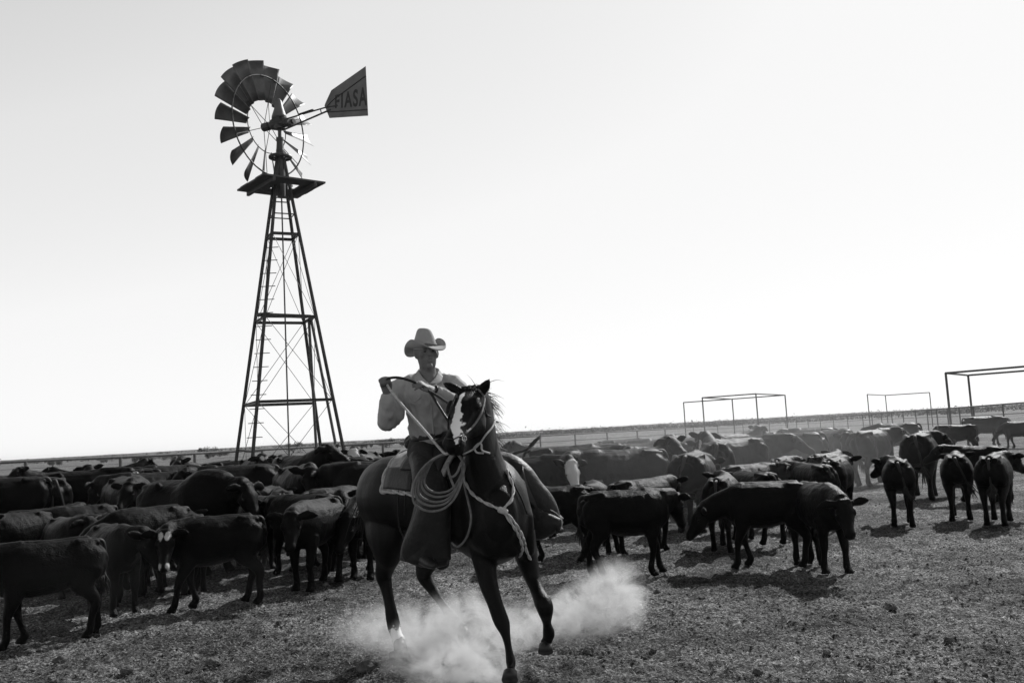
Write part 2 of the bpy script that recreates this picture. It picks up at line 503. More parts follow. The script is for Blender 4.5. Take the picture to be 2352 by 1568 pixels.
for k in range(NB):
    a = 2*math.pi*(k+0.12)/NB
    mb = MB(); vs = []; nu, nv = 5, 9
    th = 0.003
    for sgn in (1, -1):
        for i in range(nu):
            r = RI-0.02+(RW-RI+0.02)*i/(nu-1)
            wdt = 2*math.pi*r/NB*0.74
            for j in range(nv):
                q = (j/(nv-1)-0.5)
                pitch = rad(42-10*(i/(nu-1)))
                t = q*wdt
                bow = (0.25-q*q)*wdt*0.42
                tang = t*math.cos(pitch)-bow*math.sin(pitch)
                off = t*math.sin(pitch)+bow*math.cos(pitch)+sgn*th
                rad_ = axr*math.cos(a)+zz*math.sin(a); tg = -axr*math.sin(a)+zz*math.cos(a)
                rj = r+(0.02*(1-4*q*q) if i == nu-1 else 0)
                vs.append(hubc+rad_*rj+tg*tang+ax*off)
    fs = []
    m2 = nu*nv
    for i in range(nu-1):
        for j in range(nv-1):
            A = i*nv+j
            fs.append((A, A+1, A+nv+1, A+nv)); fs.append((m2+A, m2+A+nv, m2+A+nv+1, m2+A+1))
    for i in range(nu-1):
        fs.append((i*nv, (i+1)*nv, m2+(i+1)*nv, m2+i*nv)); fs.append((i*nv+nv-1, m2+i*nv+nv-1, m2+(i+1)*nv+nv-1, (i+1)*nv+nv-1))
    for j in range(nv-1):
        fs.append((j, m2+j, m2+j+1, j+1)); A = (nu-1)*nv+j; fs.append((A, A+1, m2+A+1, m2+A))
    mb.add(vs, fs)
    mb.build('blade', M['blade'], wheel, smooth=True)
    mb = MB(); mb.tube([ringpt(RS, a-0.07, -0.09), ringpt(RS, a, -0.11), ringpt(RS, a+0.07, -0.09)], 0.012, 5); mb.build('blade_clip', M['dark_steel'], wheel)
# tail boom and vane
tail = empty('tail', (0, 0, 0)); tail.parent = mill
v_in = at(762, 250, WD-0.75)-base; v_out = at(843, 215, WD-1.35)-base
v_dir = Vector((v_out.x-v_in.x, v_out.y-v_in.y, 0)).normalized()
def vpt(px, py):
    """a point of the vane's upright plane"""
    r = _F*F_PX+_R*(px-1176)+_U*(784-py)
    o = Vector((0, 0, CAM_H)); nrm = v_dir.cross(zz)
    t = nrm.dot((base+v_in)-o)/nrm.dot(r)
    return o+r*t-base
vout = [(761, 208), (840, 152.5), (845.5, 266), (757, 271.5), (745.5, 243), (748, 236)]
poly = [vpt(*q) for q in vout]
nrm = v_dir.cross(zz)
mb = MB(); nn = len(poly)
mb.add([q+nrm*0.004 for q in poly]+[q-nrm*0.004 for q in poly], [tuple(range(nn)), tuple(range(2*nn-1, nn-1, -1))]+[(i, i+nn, (i+1) % nn+nn, (i+1) % nn) for i in range(nn)])
vane = mb.build('vane', M['vane'], tail)
front = nrm if nrm.y < 0 else -nrm
mb = MB()
for a, b in (((765, 230), (842, 174)), ((752, 258), (845, 252)), ((765, 230), (749, 248))):
    mb.tube([vpt(*a)+front*0.012, vpt(*b)+front*0.012], 0.012, 6)
mb.build('vane_rib', M['dark_steel'], tail)
# lettering on the vane
cu = bpy.data.curves.new('lettering', 'FONT'); cu.body = 'FIASA'; cu.size = 0.5; cu.extrude = 0.002; cu.space_character = 1.22; cu.offset = 0.012
to = bpy.data.objects.new('lettering_tmp', cu); COL.objects.link(to)
dg = bpy.context.evaluated_depsgraph_get(); dg.update()
lme = bpy.data.meshes.new_from_object(to.evaluated_get(dg), depsgraph=dg)
bpy.data.objects.remove(to)
lc = coords(lme); mn, mx_ = lc.min(0), lc.max(0)
p0, p1 = vpt(770, 250), vpt(846, 243); ph = vpt(770, 219)
newc = []
for q in lc:
    u_ = (q[0]-mn[0])/(mx_[0]-mn[0]); w_ = (q[1]-mn[1])/(mx_[1]-mn[1])
    newc.append(p0+(p1-p0)*u_*0.965+(ph-p0)*w_*(1.0+0.42*u_)+front*(0.0075+(q[2]-mn[2])*0.5))
lme.vertices.foreach_set('co', np.array([tuple(c) for c in newc], dtype=np.float32).ravel()); lme.update()
link_mesh('lettering', lme, vane, [M['paint']])
mb = MB()
bA, bB = vpt(748, 247), vpt(752, 262)
s0 = H+zz*0.05+Vector((0.12, -0.1, 0)); s1 = H-zz*0.22+Vector((0.14, -0.1, 0))
mb.tube([s0, bA, vpt(775, 243)], 0.02, 8); mb.tube([s1, bB.lerp(bA, 0.4), vpt(760, 252)], 0.024, 8)
mb.tube([s0.lerp(bA, 0.88), s1.lerp(bB.lerp(bA, .4), 0.88)], 0.016, 6)
mb.tube([s0.lerp(bA, 0.4)+zz*0.02, s0.lerp(bA, 0.72)+zz*0.035], [(0.05, 0.02), (0.05, 0.02)], 6)
mb.build('tail_boom', M['dark_steel'], tail)

# ------------------------------------------------------------------ pipe fence round the pen
def fence(name, label, cols, post_px=None, rails=(0.0, 0.55), r=0.035, post_r=0.045, spacing=4.4, wires=0):
    """cols: (px, py of the top rail, distance)"""
    pts = [at(*c) for c in cols]
    o = empty(name, (pts[0].x, pts[0].y, 0)); tag(o, label, 'fence', 'pipe fences round the pen')
    org = Vector((pts[0].x, pts[0].y, 0))
    for k, drop in enumerate(rails):
        mb = MB(); mb.tube([q-org-Vector((0, 0, drop)) for q in pts], r if k == 0 else r*0.6, 8); mb.build('rail', M['pipe'], o)
    for k in range(wires):
        mb = MB(); mb.tube([q-org-Vector((0, 0, 0.3+0.3*k)) for q in pts], 0.006, 4); mb.build('wire', M['pipe'], o)
    L = [0.0]
    for a, b in zip(pts, pts[1:]): L.append(L[-1]+(b-a).length)
    s = spacing*0.31
    while s < L[-1]:
        i = max(j for j in range(len(L)-1) if L[j] <= s)
        q = pts[i].lerp(pts[i+1], (s-L[i])/(L[i+1]-L[i]))
        mb = MB(); mb.tube([(q.x-org.x, q.y-org.y, -0.05), (q.x-org.x, q.y-org.y, q.z-0.01)], post_r, 8); mb.build('post', M['pipe'], o)
        s += spacing
    return o
fence('pipe_fence', 'dark pipe rail fence running behind the cattle on the left under the windmill', [(-420, 1085, 27), (0, 1061, 36), (345, 1046, 42), (500, 1038, 46), (790, 1022, 53), (955, 1013, 57)], rails=(0,), r=0.06, post_r=0.07, spacing=4.35, wires=3)
fence('pipe_fence', 'pale topped pipe rail fence right of the horse under the scrubby skyline', [(1100, 1008, 58), (1223, 1002, 60), (1400, 992, 66), (1575, 982.6, 73)], rails=(0, 0.42), r=0.045, post_r=0.05, spacing=3.6)
fence('pipe_fence', 'long thin rail fence receding behind the tall pipe frames on the right', [(1575, 978.5, 112), (1790, 966, 104), (1983, 951.5, 82), (2120, 941.5, 64), (2232, 933.5, 50), (2600, 905, 36)], rails=(0, 0.5, 0.95), r=0.035, post_r=0.04, spacing=3.3)

def gateway(label, posts, bars, d_of, r=0.05):
    P = {k: at(px, py, dd) for k, (px, py, dd) in posts.items()}
    first = list(P.values())[0]
    org = Vector((first.x, first.y, 0))
    o = empty('gateway', org); tag(o, label, 'gateway', 'tall open pipe frames in the pen fence')
    for q in P.values():
        mb = MB(); mb.tube([Vector((q.x, q.y, -0.05))-org, q-org], r, 8); mb.build('post', M['pipe'], o)
    for a, b in bars:
        mb = MB(); mb.tube([P[a]-org, P[b]-org], r*0.9, 8); mb.build('crossbar', M['pipe'], o)
    return o
gateway('open pipe frame with four corner posts and a side bar, leftmost of the frames',
           dict(a=(1613, 913, 68), b=(1736, 904, 65), c=(1681.5, 916, 76), d=(1803, 907, 72), e=(1570, 924, 79)), (('a', 'b'), ('b', 'd'), ('a', 'c'), ('c', 'd'), ('e', 'c')), None)
gateway('smallest and farthest open pipe frame of three posts between the two other frames',
           dict(a=(1992, 905.5, 87), b=(2033.5, 907.5, 97), c=(2135, 901, 94)), (('a', 'b'), ('b', 'c')), None)
gateway('nearest tall pipe frame, its top bars running past the right edge',
           dict(a=(2172, 856.5, 46), b=(2223.5, 861.5, 51), c=(2500, 829, 42), d=(2520, 838, 46)), (('a', 'b'), ('a', 'c'), ('b', 'd')), None, r=0.06)

# ------------------------------------------------------------------ scrub on the skyline
def bush_mesh(name, w, h, n, seed, leaf):
    r = random.Random(seed); mb = MB()
    cl = [(r.uniform(-.5, .5)*w, r.uniform(-.4, .4)*w, r.uniform(.25, .8)*h, r.uniform(.15, .3)*w) for _ in range(9)]
    for _ in range(n):
        cx, cy, cz, cr = r.choice(cl)
        d_ = Vector((r.gauss(0, 1), r.gauss(0, 1), r.gauss(0, 1))).normalized()*cr*r.random()**0.4
        c = Vector((cx, cy, cz))+d_
        if c.z < 0.02: c.z = 0.05
        a = Vector((r.gauss(0, 1), r.gauss(0, 1), r.gauss(0, 1))).normalized(); b = a.orthogonal().normalized()
        s_ = leaf*r.uniform(.6, 1.4)
        mb.add([c-a*s_, c+b*s_*.6, c+a*s_, c-b*s_*.6], [(0, 1, 2, 3)])
    for _ in range(5):
        mb.tube([(0, 0, 0), (r.uniform(-.3, .3)*w, r.uniform(-.3, .3)*w, h*.6)], [0.05, 0.015], 5)
    return mb.mesh(name)
bush_protos = [bush_mesh('bush', rnd.uniform(2.2, 3.6), rnd.uniform(1.2, 1.9), 1500, s, 0.085) for s in range(4)]
for me in bush_protos: me.materials.append(M['scrub'])
bl = [(121, 'small scrub bush poking over the fence rail near the left edge'), (245, 'flat scrub bush on the skyline just right of the second fence post'),
      (330, 'round scrub bush on the skyline left of the third fence post'), (377, 'dark rounded bush on the skyline a little right of the third fence post'),
      (413, 'low scrub bush on the skyline beside a larger dark bush'), (478, 'biggest dark scrub bush on the skyline left of the windmill'),
      (505, 'low wide scrub bush on the skyline touching the big dark bush'), (675, 'scrub bush on the skyline between the windmill legs'),
      (730, 'small scrub bush on the skyline inside the right windmill legs'), (808, 'dark scrub bush on the skyline just right of the windmill'),
      (842, 'wide scrub bush on the skyline halfway from windmill to rider'), (887, 'scrub bush on the skyline left of the rider, pale and broad'),
      (930, 'small scrub bush on the skyline right behind the rider elbow')]
for i, (px, lab) in enumerate(bl):
    dd = 175+rnd.uniform(-20, 30)
    o = bpy.data.objects.new('bush', bush_protos[i % 4]); COL.objects.link(o)
    o.location = (x_at(px, dd), dd, 0.0 if px < 600 else 0.1)
    s_ = rnd.uniform(.7, 1.1)*(1.35 if px in (478,) else 1)
    o.scale = (s_*1.35, s_, s_*rnd.uniform(.8, 1.1)); o.rotation_euler = (0, 0, rnd.uniform(0, 6))
    tag(o, lab, 'bush', 'scrub bushes on the skyline')
# far scrub belt nobody could count: one object
mb = MB(); r = random.Random(3)
for k in range(2600):
    dd = 260+600*r.random()**1.3; px = r.uniform(-300, 2700)
    if px < 1080 and r.random() < .5: continue
    cx = x_at(px, dd); w = r.uniform(4, 11); h = r.uniform(0.6, 1.5)*(1.15 if px > 1100 else 0.8)
    gzv = min(max((dd-160)/900, 0), 1)*2.2*(1+0.6*max(-.5, min(.8, cx/dd)))-0.2
    for q in range(30):
        c = Vector((cx+r.gauss(0, .35)*w, dd+r.gauss(0, .3)*w, gzv+abs(r.gauss(0, .5))*h))
        a = Vector((r.gauss(0, 1), r.gauss(0, 1), r.gauss(0, 1))).normalized(); b = a.orthogonal().normalized(); s_ = r.uniform(.16, .42)
        mb.add([c-a*s_, c+b*s_*.7, c+a*s_, c-b*s_*.7], [(0, 1, 2, 3)])
o = mb.build('far_scrub', M['scrub'])
tag(o, 'far belt of low scrub along the flat skyline', 'scrub', kind='stuff')
# ------------------------------------------------------------------ cattle
def coat_mat(name, base, spec=0.055, rough=0.42, rand=0.3, attr='marking', attr_col=0.45):
    m = mat(name, base, rough, 0.35, 7, 0.5, 80, sheen=0.0, stretch=(.45, 1, .7), spec=spec, attr=attr, attr_col=attr_col, rand=rand)
    return m
M['coat'] = coat_mat('black_cattle_hair', 0.0045)
M['coat_brown'] = coat_mat('dark_brown_cattle_hair', 0.008)
M['coat_dun'] = coat_mat('dusty_dun_cattle_hair', 0.015)
M['tail_hair'] = mat('tail_hair', 0.014, 0.6, 0.4, 30, 0.3, 120, spec=0.3)
M['eye'] = mat('wet_dark_eye', 0.006, 0.12, 0.1, 5, spec=0.6)

SIDE = Vector((0, 1, 0))
def rot2(v, a):
    return Vector((v[0]*math.cos(a)-v[1]*math.sin(a), v[0]*math.sin(a)+v[1]*math.cos(a), v[2]))

def beast_mesh(name, calf=False, yaw=0.0, neck=5, head=42, gait=(0, 0, 0, 0), bulk=1.0, lift=(0, 0, 0, 0), voxel=0.017, seed=0, face=0, hump=0.0, nlen=1.0, noear=False):
    """one continuous body: trunk, neck, head, ears and four jointed legs; x forwards, z up.
    face: 0 plain, 1 white face, 2 blaze, 3 patches.  Returns mesh and the head frame"""
    r = random.Random(seed)
    mb = MB()
    leg = 1.0
    if calf:   # shallow body on long legs, bigger head, shorter
        tr = [(-.70, 1.04, .12, .15), (-.64, 1.01, .22, .245), (-.50, .99, .275, .30), (-.28, .965, .27, .315), (-.02, .94, .295, .345), (.22, .935, .29, .35), (.42, .945, .255, .345), (.58, .95, .20, .315), (.69, .94, .125, .22)]
        nb, hl, hs = Vector((.52, 0, 1.06)), .50, 1.12
        nr = [(.17, .26), (.14, .205), (.13, .17)]
        nl = .43*nlen
    else:
        tr = [(-.84, 1.02, .13, .15), (-.77, 1.00, .25, .27), (-.60, .985, .30, .325), (-.33, .955, .305, .345), (-.02, .925, .335, .37), (.26, .92, .325, .375), (.48, .935, .275, .375), (.66, .93, .215, .34), (.79, .91, .13, .23)]
        nb, hl, hs = Vector((.60, 0, 1.06)), .50, 1.0
        nr = [(.19, .29), (.15, .23), (.13, .185)]
        nl = .50*nlen
    if hump:
        tr = [(x, z+(hump*.5 if x > .2 else 0), a*(1.08 if x > .2 else 1), b+(hump*.6 if x > .2 else 0)) for x, z, a, b in tr]
    pts = []; rr = []
    for q in catmull(tr, 3):
        pts.append(Vector((q[0], 0, q[1]))); rr.append((max(q[2], .05)*bulk, max(q[3], .05)))
    # squarish ribs: two lofts side by side read fuller than one ellipse
    mb.tube(pts, rr, 20, side=SIDE, dome=True)
    for sy in (-1, 1):   # hip and shoulder muscles
        if calf:
            mb.tube([(-.58, sy*.14*bulk, 1.1), (-.50, sy*.175*bulk, .92), (-.42, sy*.165*bulk, .72)], [(.10, .14), (.12, .21), (.09, .15)], 12, side=SIDE, dome=True)
            mb.tube([(.36, sy*.10*bulk, 1.16), (.42, sy*.15*bulk, .98), (.44, sy*.14*bulk, .78)], [(.07, .12), (.085, .15), (.075, .11)], 12, side=SIDE, dome=True)
            mb.tube([(-.34, sy*.14*bulk, 1.24), (-.64, sy*.09*bulk, 1.2)], [(.05, .05), (.05, .05)], 8, dome=True)
        else:
            mb.tube([(-.70, sy*.17*bulk, 1.1), (-.60, sy*.20*bulk, .92), (-.48, sy*.19*bulk, .70)], [(.11, .16), (.125, .225), (.10, .16)], 12, side=SIDE, dome=True)
            mb.tube([(.40, sy*.13*bulk, 1.16), (.46, sy*.19*bulk, .96), (.50, sy*.18*bulk, .70)], [(.09, .15), (.105, .18), (.095, .14)], 12, side=SIDE, dome=True)
            mb.tube([(-.38, sy*.2*bulk, 1.24), (-.76, sy*.12*bulk, 1.2)], [(.055, .06), (.05, .06)], 8, dome=True)
    # dewlap / brisket and belly
    if calf:
        mb.tube([(.30, 0, .65), (.56, 0, .70), (.66, 0, .86)], [(.12, .06), (.10, .08), (.07, .06)], 12, side=SIDE, dome=True)
        mb.tube([(-.52, 0, 1.27), (0, 0, 1.262), (.40, 0, 1.275)], [(.05, .03), (.06, .03), (.05, .035)], 8, side=SIDE, dome=True)
    else:
        mb.tube([(.34, 0, .60), (.62, 0, .66), (.76, 0, .82)], [(.15, .07), (.13, .10), (.09, .08)], 12, side=SIDE, dome=True)
        mb.tube([(-.62, 0, 1.285), (0, 0, 1.27), (.44, 0, 1.285)], [(.06, .03), (.08, .035), (.06, .04)], 8, side=SIDE, dome=True)
        mb.tube([(-.42, 0, .64), (-.28, 0, .585), (-.12, 0, .62)], [(.1, .08), (.11, .09), (.08, .05)], 12, side=SIDE, dome=True)
    # neck and head
    ya = rad(yaw); na = rad(neck); ha = rad(head)
    d1 = rot2((math.cos(na), 0, math.sin(na)), ya*.45)
    d2 = rot2((math.cos(na), 0, math.sin(na)), ya*.9)
    n0 = nb - Vector((.16, 0, .0)); n1 = nb+d1*nl*.5; poll = n1+d2*nl*.5
    sd = [SIDE, rot2(SIDE, ya*.45), rot2(SIDE, ya*.8)]
    mb.tube([n0, n1, poll], nr, 14, side=sd, dome=True)
    hd = rot2((math.cos(ha), 0, -math.sin(ha)), ya)
    hside = rot2(SIDE, ya)
    hup = hd.cross(hside); hup = hup if hup.z > 0 else -hup
    L = hl*(.98 if calf else 1.06)
    hw = hs*(.98 if calf else 1.04)
    top = poll+hup*.02
    prof = [(-.04, .085, .10, 0), (.10, .108, .118, 0), (.27, .122, .132, -.018), (.42, .108, .125, -.03), (.62, .080, .098, -.03), (.80, .071, .080, -.02), (.93, .076, .074, -.018), (1.0, .060, .056, -.02)]
    mb.tube([top+hd*(t*L)+hup*dz*hw for t, a, b, dz in prof], [(a*hw, b*hw) for t, a, b, dz in prof], 16, side=hside, dome=True)
    mb.tube([top-hside*.05*hw+hup*.06*hw, top+hside*.05*hw+hup*.06*hw], .06*hw, 10, dome=True)   # poll
    for s in (-1, 1):   # brows, jaws
        mb.tube([top+hd*.24*L+hside*s*.095*hw+hup*.045, top+hd*.34*L+hside*s*.10*hw+hup*.03], .034*hw, 8, dome=True)
        mb.tube([top+hd*.2*L+hside*s*.06*hw-hup*.09*hw, top+hd*.5*L+hside*s*.05*hw-hup*.085*hw], [.055*hw, .04*hw], 8, dome=True)
        mb.tube([top+hd*.97*L+hside*s*.045*hw+hup*.005, top+hd*.93*L+hside*s*.05*hw+hup*.02], .022*hw, 8, dome=True)
    mb.tube([poll-hup*.10*hw+hd*.05, nb+Vector((.12, 0, -.18))], [(.08, .07), (.07, .10)], 10, side=hside, dome=True)
    if not noear:
        for s in (-1, 1):
            dr = r.uniform(-.04, .05)
            e0 = top+hside*s*.085*hw+hd*.03*L+hup*.03
            out = (hside*s*.93-hd*.22+Vector((0, 0, .05))).normalized()
            k = 1.3 if calf else 1.15
            fw = rot2(Vector((1, 0, 0)), ya*.9)+hd*.3+hside*s*.25
            dp = Vector((0, 0, .02+dr))
            mb.tube([e0-out*.02, e0+out*.05*k, e0+out*.10*k-dp*.3, e0+out*.165*k-dp, e0+out*.215*k-dp*1.8],
                    [(.030, .034), (.027, .058), (.024, .074), (.022, .058), (.016, .02)], 12, side=fw, dome=True)
    # legs
    fz = .0
    for i, (sy, hind) in enumerate(((1, 0), (-1, 0), (1, 1), (-1, 1))):
        g = gait[i]; lf = lift[i]
        if not hind:
            ex, ez, y = (.44, .68, .135) if calf else (.48, .66, .165)
            y *= sy
            kx = ex+.03+g*.50; kz = .40+lf*.6
            fx = ex+.00+g*.93-lf*.3; f_z = .115+lf
            P = [(ex-.02, y*1.08, ez+.12), (ex, y*1.03, ez), (ex+.01+g*.25, y, (ez+kz)/2), (kx, y*.98, kz), (kx+(fx-kx)*.4, y*.98, kz+(f_z-kz)*.45), (fx-.005, y, f_z), (fx+.025, y, .065+lf), (fx+.045, y*1.02, .028+lf), (fx+.05, y*1.02, .004+lf)]
            R = [(.085, .13), (.075, .115), (.058, .075), (.05, .053), (.035, .040), (.043, .047), (.042, .047), (.052, .06), (.055, .066)]
        else:
            sx, sz, y = (-.42, .74, .15) if calf else (-.48, .72, .18)
            y *= sy
            hx = sx-.185+g*.42; hz = .455+lf*.7
            fx = sx-.135+g*.93; f_z = .115+lf
            P = [(sx-.05, y*1.08, sz+.16), (sx, y*1.08, sz), (sx-.09+g*.3, y*1.02, (sz+hz)/2), (hx, y*.95, hz), (hx+(fx-hx)*.45+.012, y*.95, hz+(f_z-hz)*.5), (fx, y*.97, f_z), (fx+.03, y, .065+lf), (fx+.05, y*1.02, .028+lf), (fx+.055, y*1.02, .004+lf)]
            R = [(.10, .20), (.09, .165), (.064, .09), (.046, .066), (.034, .046), (.043, .048), (.042, .047), (.052, .06), (.055, .066)]
        f = 1.22 if calf else 1.34
        R = [(a*f, b*f) for a, b in R]
        pr = catmull([tuple(p)+tuple(q) for p, q in zip(P, R)], 3)
        mb.tube([q[:3] for q in pr], [(max(q[3], .02), max(q[4], .02)) for q in pr], 12, side=SIDE, dome=False)
        if hind:  # point of hock
            mb.tube([(hx-.035, y*.95, hz+.035), (hx-.02, y*.95, hz-.03)], .03*f, 8, dome=True)
        else:
            mb.tube([(kx+.012, y*.98, kz+.02), (kx+.01, y*.98, kz-.03)], .042*f, 8, dome=True)
    me = fused(mb, voxel, 4, name)
    co = coords(me)
    # uneven hide: ribs, folds and muscle
    nn = np.array([mnoise.noise(Vector((c[0]*5+seed*3.1, c[1]*5, c[2]*4)))*.010+mnoise.noise(Vector((c[0]*14+seed, c[1]*14, c[2]*11)))*.005 for c in co], dtype=np.float32)
    no = np.empty(len(co)*3, dtype=np.float32); me.vertices.foreach_get('normal', no); no = no.reshape(-1, 3)
    amp = np.clip((co[:, 2]-.3)/.3, .25, 1)
    co2 = co+no*(nn*amp)[:, None]
    me.vertices.foreach_set('co', co2.ravel()); me.update()
    # white markings on the head
    rel = co-np.array(top)
    u = rel@np.array(hd)/L; v = rel@np.array(hside)/(.11*hw); w = rel@np.array(hup)/(.11*hw)
    on = (u > -.15) & (u < 1.2) & (np.abs(v) < 1.5) & (np.abs(w) < 1.6)
    mk = np.zeros(len(co), dtype=np.float32)
    if face == 1: mk = np.where(on, np.clip(2.3-2.0*np.hypot((u-.42)/.60, v/(1.75-.6*u)), 0, 1)*np.clip(w*2+1.1, 0, 1), 0)
    if face == 2: mk = np.where(on & (w > -.3), np.clip(1.1-np.abs(v)*1.5, 0, 1)*np.clip(1.2-np.abs(u-.55)*.9, 0, 1), 0)
    if face == 3: mk = np.where(on, np.clip(.92-np.hypot((u-.16)*3.4+.35*np.abs(v), (np.abs(v)-.42)*1.25), 0, 1)+np.clip(.86-np.hypot((u-.93)*4.2, (np.abs(v)-.5)*1.3), 0, 1), 0)
    set_attr(me, 'marking', mk)
    me['head'] = [*top, *hd, *hside, *hup, L, hw]
    return me

def tail_mesh(name, calf, seed=0, swing=0.0, up=0.0):
    r = random.Random(seed); mb = MB()
    x0, z0, k = (-.70, 1.20, .8) if calf else (-.82, 1.23, 1.0)
    sw = swing
    P = [(x0+.10, 0, z0+.02), (x0-.01, 0, z0+.01), (x0-.07*k, sw*.05, z0-.09), (x0-.085*k, sw*.16, z0-.30*k), (x0-.075*k, sw*.26, z0-.52*k), (x0-.06*k, sw*.34, z0-.68*k)]
    if up: P = [(x0+.10, 0, z0+.0), (x0-.03, 0, z0+.05), (x0-.14, sw*.1, z0+.10), (x0-.27, sw*.2, z0+.12), (x0-.38, sw*.3, z0+.17), (x0-.44, sw*.33, z0+.22)]
    pr = catmull(P, 4)
    m_ = len(pr)
    mb.tube(pr, [.036*k*(1-.62*i/(m_-1)) for i in range(m_)], 8, dome=True)
    end = Vector(pr[-1]); dirn = (end-Vector(pr[-4])).normalized()
    for _ in range(46):   # switch of hair
        a = end-dirn*r.uniform(0, .16); L = r.uniform(.14, .28)*k
        j = Vector((r.gauss(0, .05), r.gauss(0, .05), r.gauss(0, .03)))*(.45 if up else 1)
        mb.tube([a, a+dirn*L*.5+j*.6, a+dirn*L+j*.9+Vector((0, 0, -.02))], [.008, .009, .002], 4)
    return mb.mesh(name, True)

def eyes_for(me, name='eye'):
    h = list(me['head']); top, hd, hs_, hu = Vector(h[0:3]), Vector(h[3:6]), Vector(h[6:9]), Vector(h[9:12]); L, hw = h[12], h[13]
    out = []
    for s in (-1, 1):
        mb = MB(); c = top+hd*.33*L+hs_*s*.108*hw+hu*.015
        mb.tube([c-hd*.012, c+hd*.012], .021*hw, 10, dome=True)
        out.append(mb.mesh(name, True))
    return out

# poses shared by several animals
PROTO = {}
def proto(key, **kw):
    vox = kw.pop('voxel', 0.022)
    me = beast_mesh('body', voxel=vox, **kw)
    tl = tail_mesh('tail', kw.get('calf', False), kw.get('seed', 0), swing=rnd.uniform(-.6, .6))
    PROTO[key] = (me, tl, eyes_for(me))
    return me

def beast(label, px, d, heading, key, scale=1.0, coat='coat', kind=None, group=None, own=None, tail_up=None, parts=True, foot=None, cat=None):
    """heading: degrees, 0 = walking to the right of the picture, 90 = away from the camera"""
    if own is not None:
        k2 = 'own'+str(len(PROTO)); proto(k2, **own); key = k2
    me, tl, ey = PROTO[key]
    calf = key.startswith('calf') or (own is not None and own.get('calf'))
    nm = 'calf' if calf else 'cow'
    if kind: nm = kind
    x = x_at(px, d)
    o = empty(nm, (x, d, 0), rad(heading)-math.atan((px-1176)/F_PX))   # heading as seen from the camera
    o.location.z = float(ground_z(x, d))*0.5-0.004
    o.scale = (scale*.90, scale*1.05, scale)
    tag(o, label, cat or nm, group or ('calves in the herd' if calf else 'cows in the herd'))
    b = bpy.data.objects.new('body', me); COL.objects.link(b); b.parent = o
    # markings live in the mesh, the hide colour on the object
    if not me.materials: me.materials.append(M[coat])
    b.material_slots[0].link = 'OBJECT'; b.material_slots[0].material = M[coat]
    if tail_up is not None: tl = tail_up
    if not tl.materials: tl.materials.append(M['tail_hair'])
    t = bpy.data.objects.new('tail', tl); COL.objects.link(t); t.parent = o
    if parts:
        for e in ey:
            if not e.materials: e.materials.append(M['eye'])
            q = bpy.data.objects.new('eye', e); COL.objects.link(q); q.parent = o
    return o

proto('cow_a', yaw=0, neck=-5, head=48, gait=(.12, -.1, -.1, .12), seed=11)
proto('cow_b', yaw=35, neck=12, head=35, gait=(-.08, .1, .1, -.12), seed=12, bulk=1.08)
proto('cow_c', yaw=-40, neck=8, head=40, gait=(.05, -.06, .02, .08), seed=13, bulk=1.04)
proto('cow_d', yaw=10, neck=-28, head=55, gait=(.1, -.14, .1, -.06), seed=14)
proto('cow_up', yaw=20, neck=38, head=25, gait=(.02, -.06, .1, -.02), seed=15)
proto('cow_white', yaw=-25, neck=2, head=62, gait=(.02, -.06, .1, -.02), seed=16, face=1)
proto('cow_patch', yaw=-70, neck=8, head=58, gait=(.02, -.06, .1, -.02), seed=17, face=3)
proto('cow_bald', yaw=50, neck=18, head=48, gait=(-.04, .06, .04, -.05), seed=18, face=2)
proto('calf_a', calf=True, yaw=0, neck=14, head=35, gait=(.1, -.1, -.12, .1), seed=21)
proto('calf_b', calf=True, yaw=40, neck=20, head=32, gait=(-.06, .12, .1, -.1), seed=22)
proto('calf_c', calf=True, yaw=-45, neck=8, head=40, gait=(.06, -.1, .02, .12), seed=23)
proto('calf_d', calf=True, yaw=-15, neck=-22, head=52, gait=(.1, -.02, .08, -.1), seed=24)
proto('calf_bald', calf=True, yaw=30, neck=16, head=45, gait=(.05, -.05, .06, -.06), seed=25, face=2)
proto('calf_white', calf=True, yaw=-30, neck=10, head=50, gait=(.05, -.05, .06, -.06), seed=26, face=1)
CV = 0.017
# ---- near left
beast('black calf cut off by the left edge, nearest of all the cattle', 112, 8.5, 186, None, 0.71, own=dict(calf=True, yaw=10, neck=10, head=30, gait=(.12, -.16, .04, -.12), seed=31, voxel=CV, bulk=1.05))
beast('calf with a shiny hanging face, beside the rump of the nearest calf at left', 262, 9.95, -70, None, 0.72, own=dict(calf=True, yaw=30, neck=8, head=62, gait=(.05, -.06, .06, -.05), seed=32, voxel=CV))
beast('black calf with white patches on brow and muzzle, staring at the camera', 500, 9.95, 182, None, 0.745, own=dict(calf=True, yaw=82, neck=4, head=62, gait=(.22, -.12, -.10, .08), seed=33, voxel=CV, face=3, bulk=1.05))
beast('black calf mostly hidden behind the white browed calf', 340, 10.9, 205, 'calf_d', .80)
beast('black calf facing the camera with head low and one ear out, left of the horse', 728, 10.85, 242, None, 0.78, own=dict(calf=True, yaw=18, neck=4, head=58, gait=(.05, -.07, .10, -.05), seed=34, voxel=CV))
beast('black calf standing right behind the camera facing calf', 705, 12.0, 150, 'calf_c', 0.78)
beast('black calf peering round the rump of the horse', 850, 11.6, 255, 'calf_d', .80)
beast('stout black bull with humped neck and hanging head, above the white browed calf', 440, 12.6, -40, None, 0.97, kind='bull', group=None, cat='bull', own=dict(yaw=-12, neck=10, head=55, gait=(.05, -.06, .06, -.05), seed=35, voxel=.02, hump=.12, bulk=1.12))
beast('white faced calf looking left at the rump of the white browed calf', 622, 14.6, -95, None, 0.8, own=dict(calf=True, yaw=-55, neck=16, head=50, seed=36, face=2, voxel=.02))
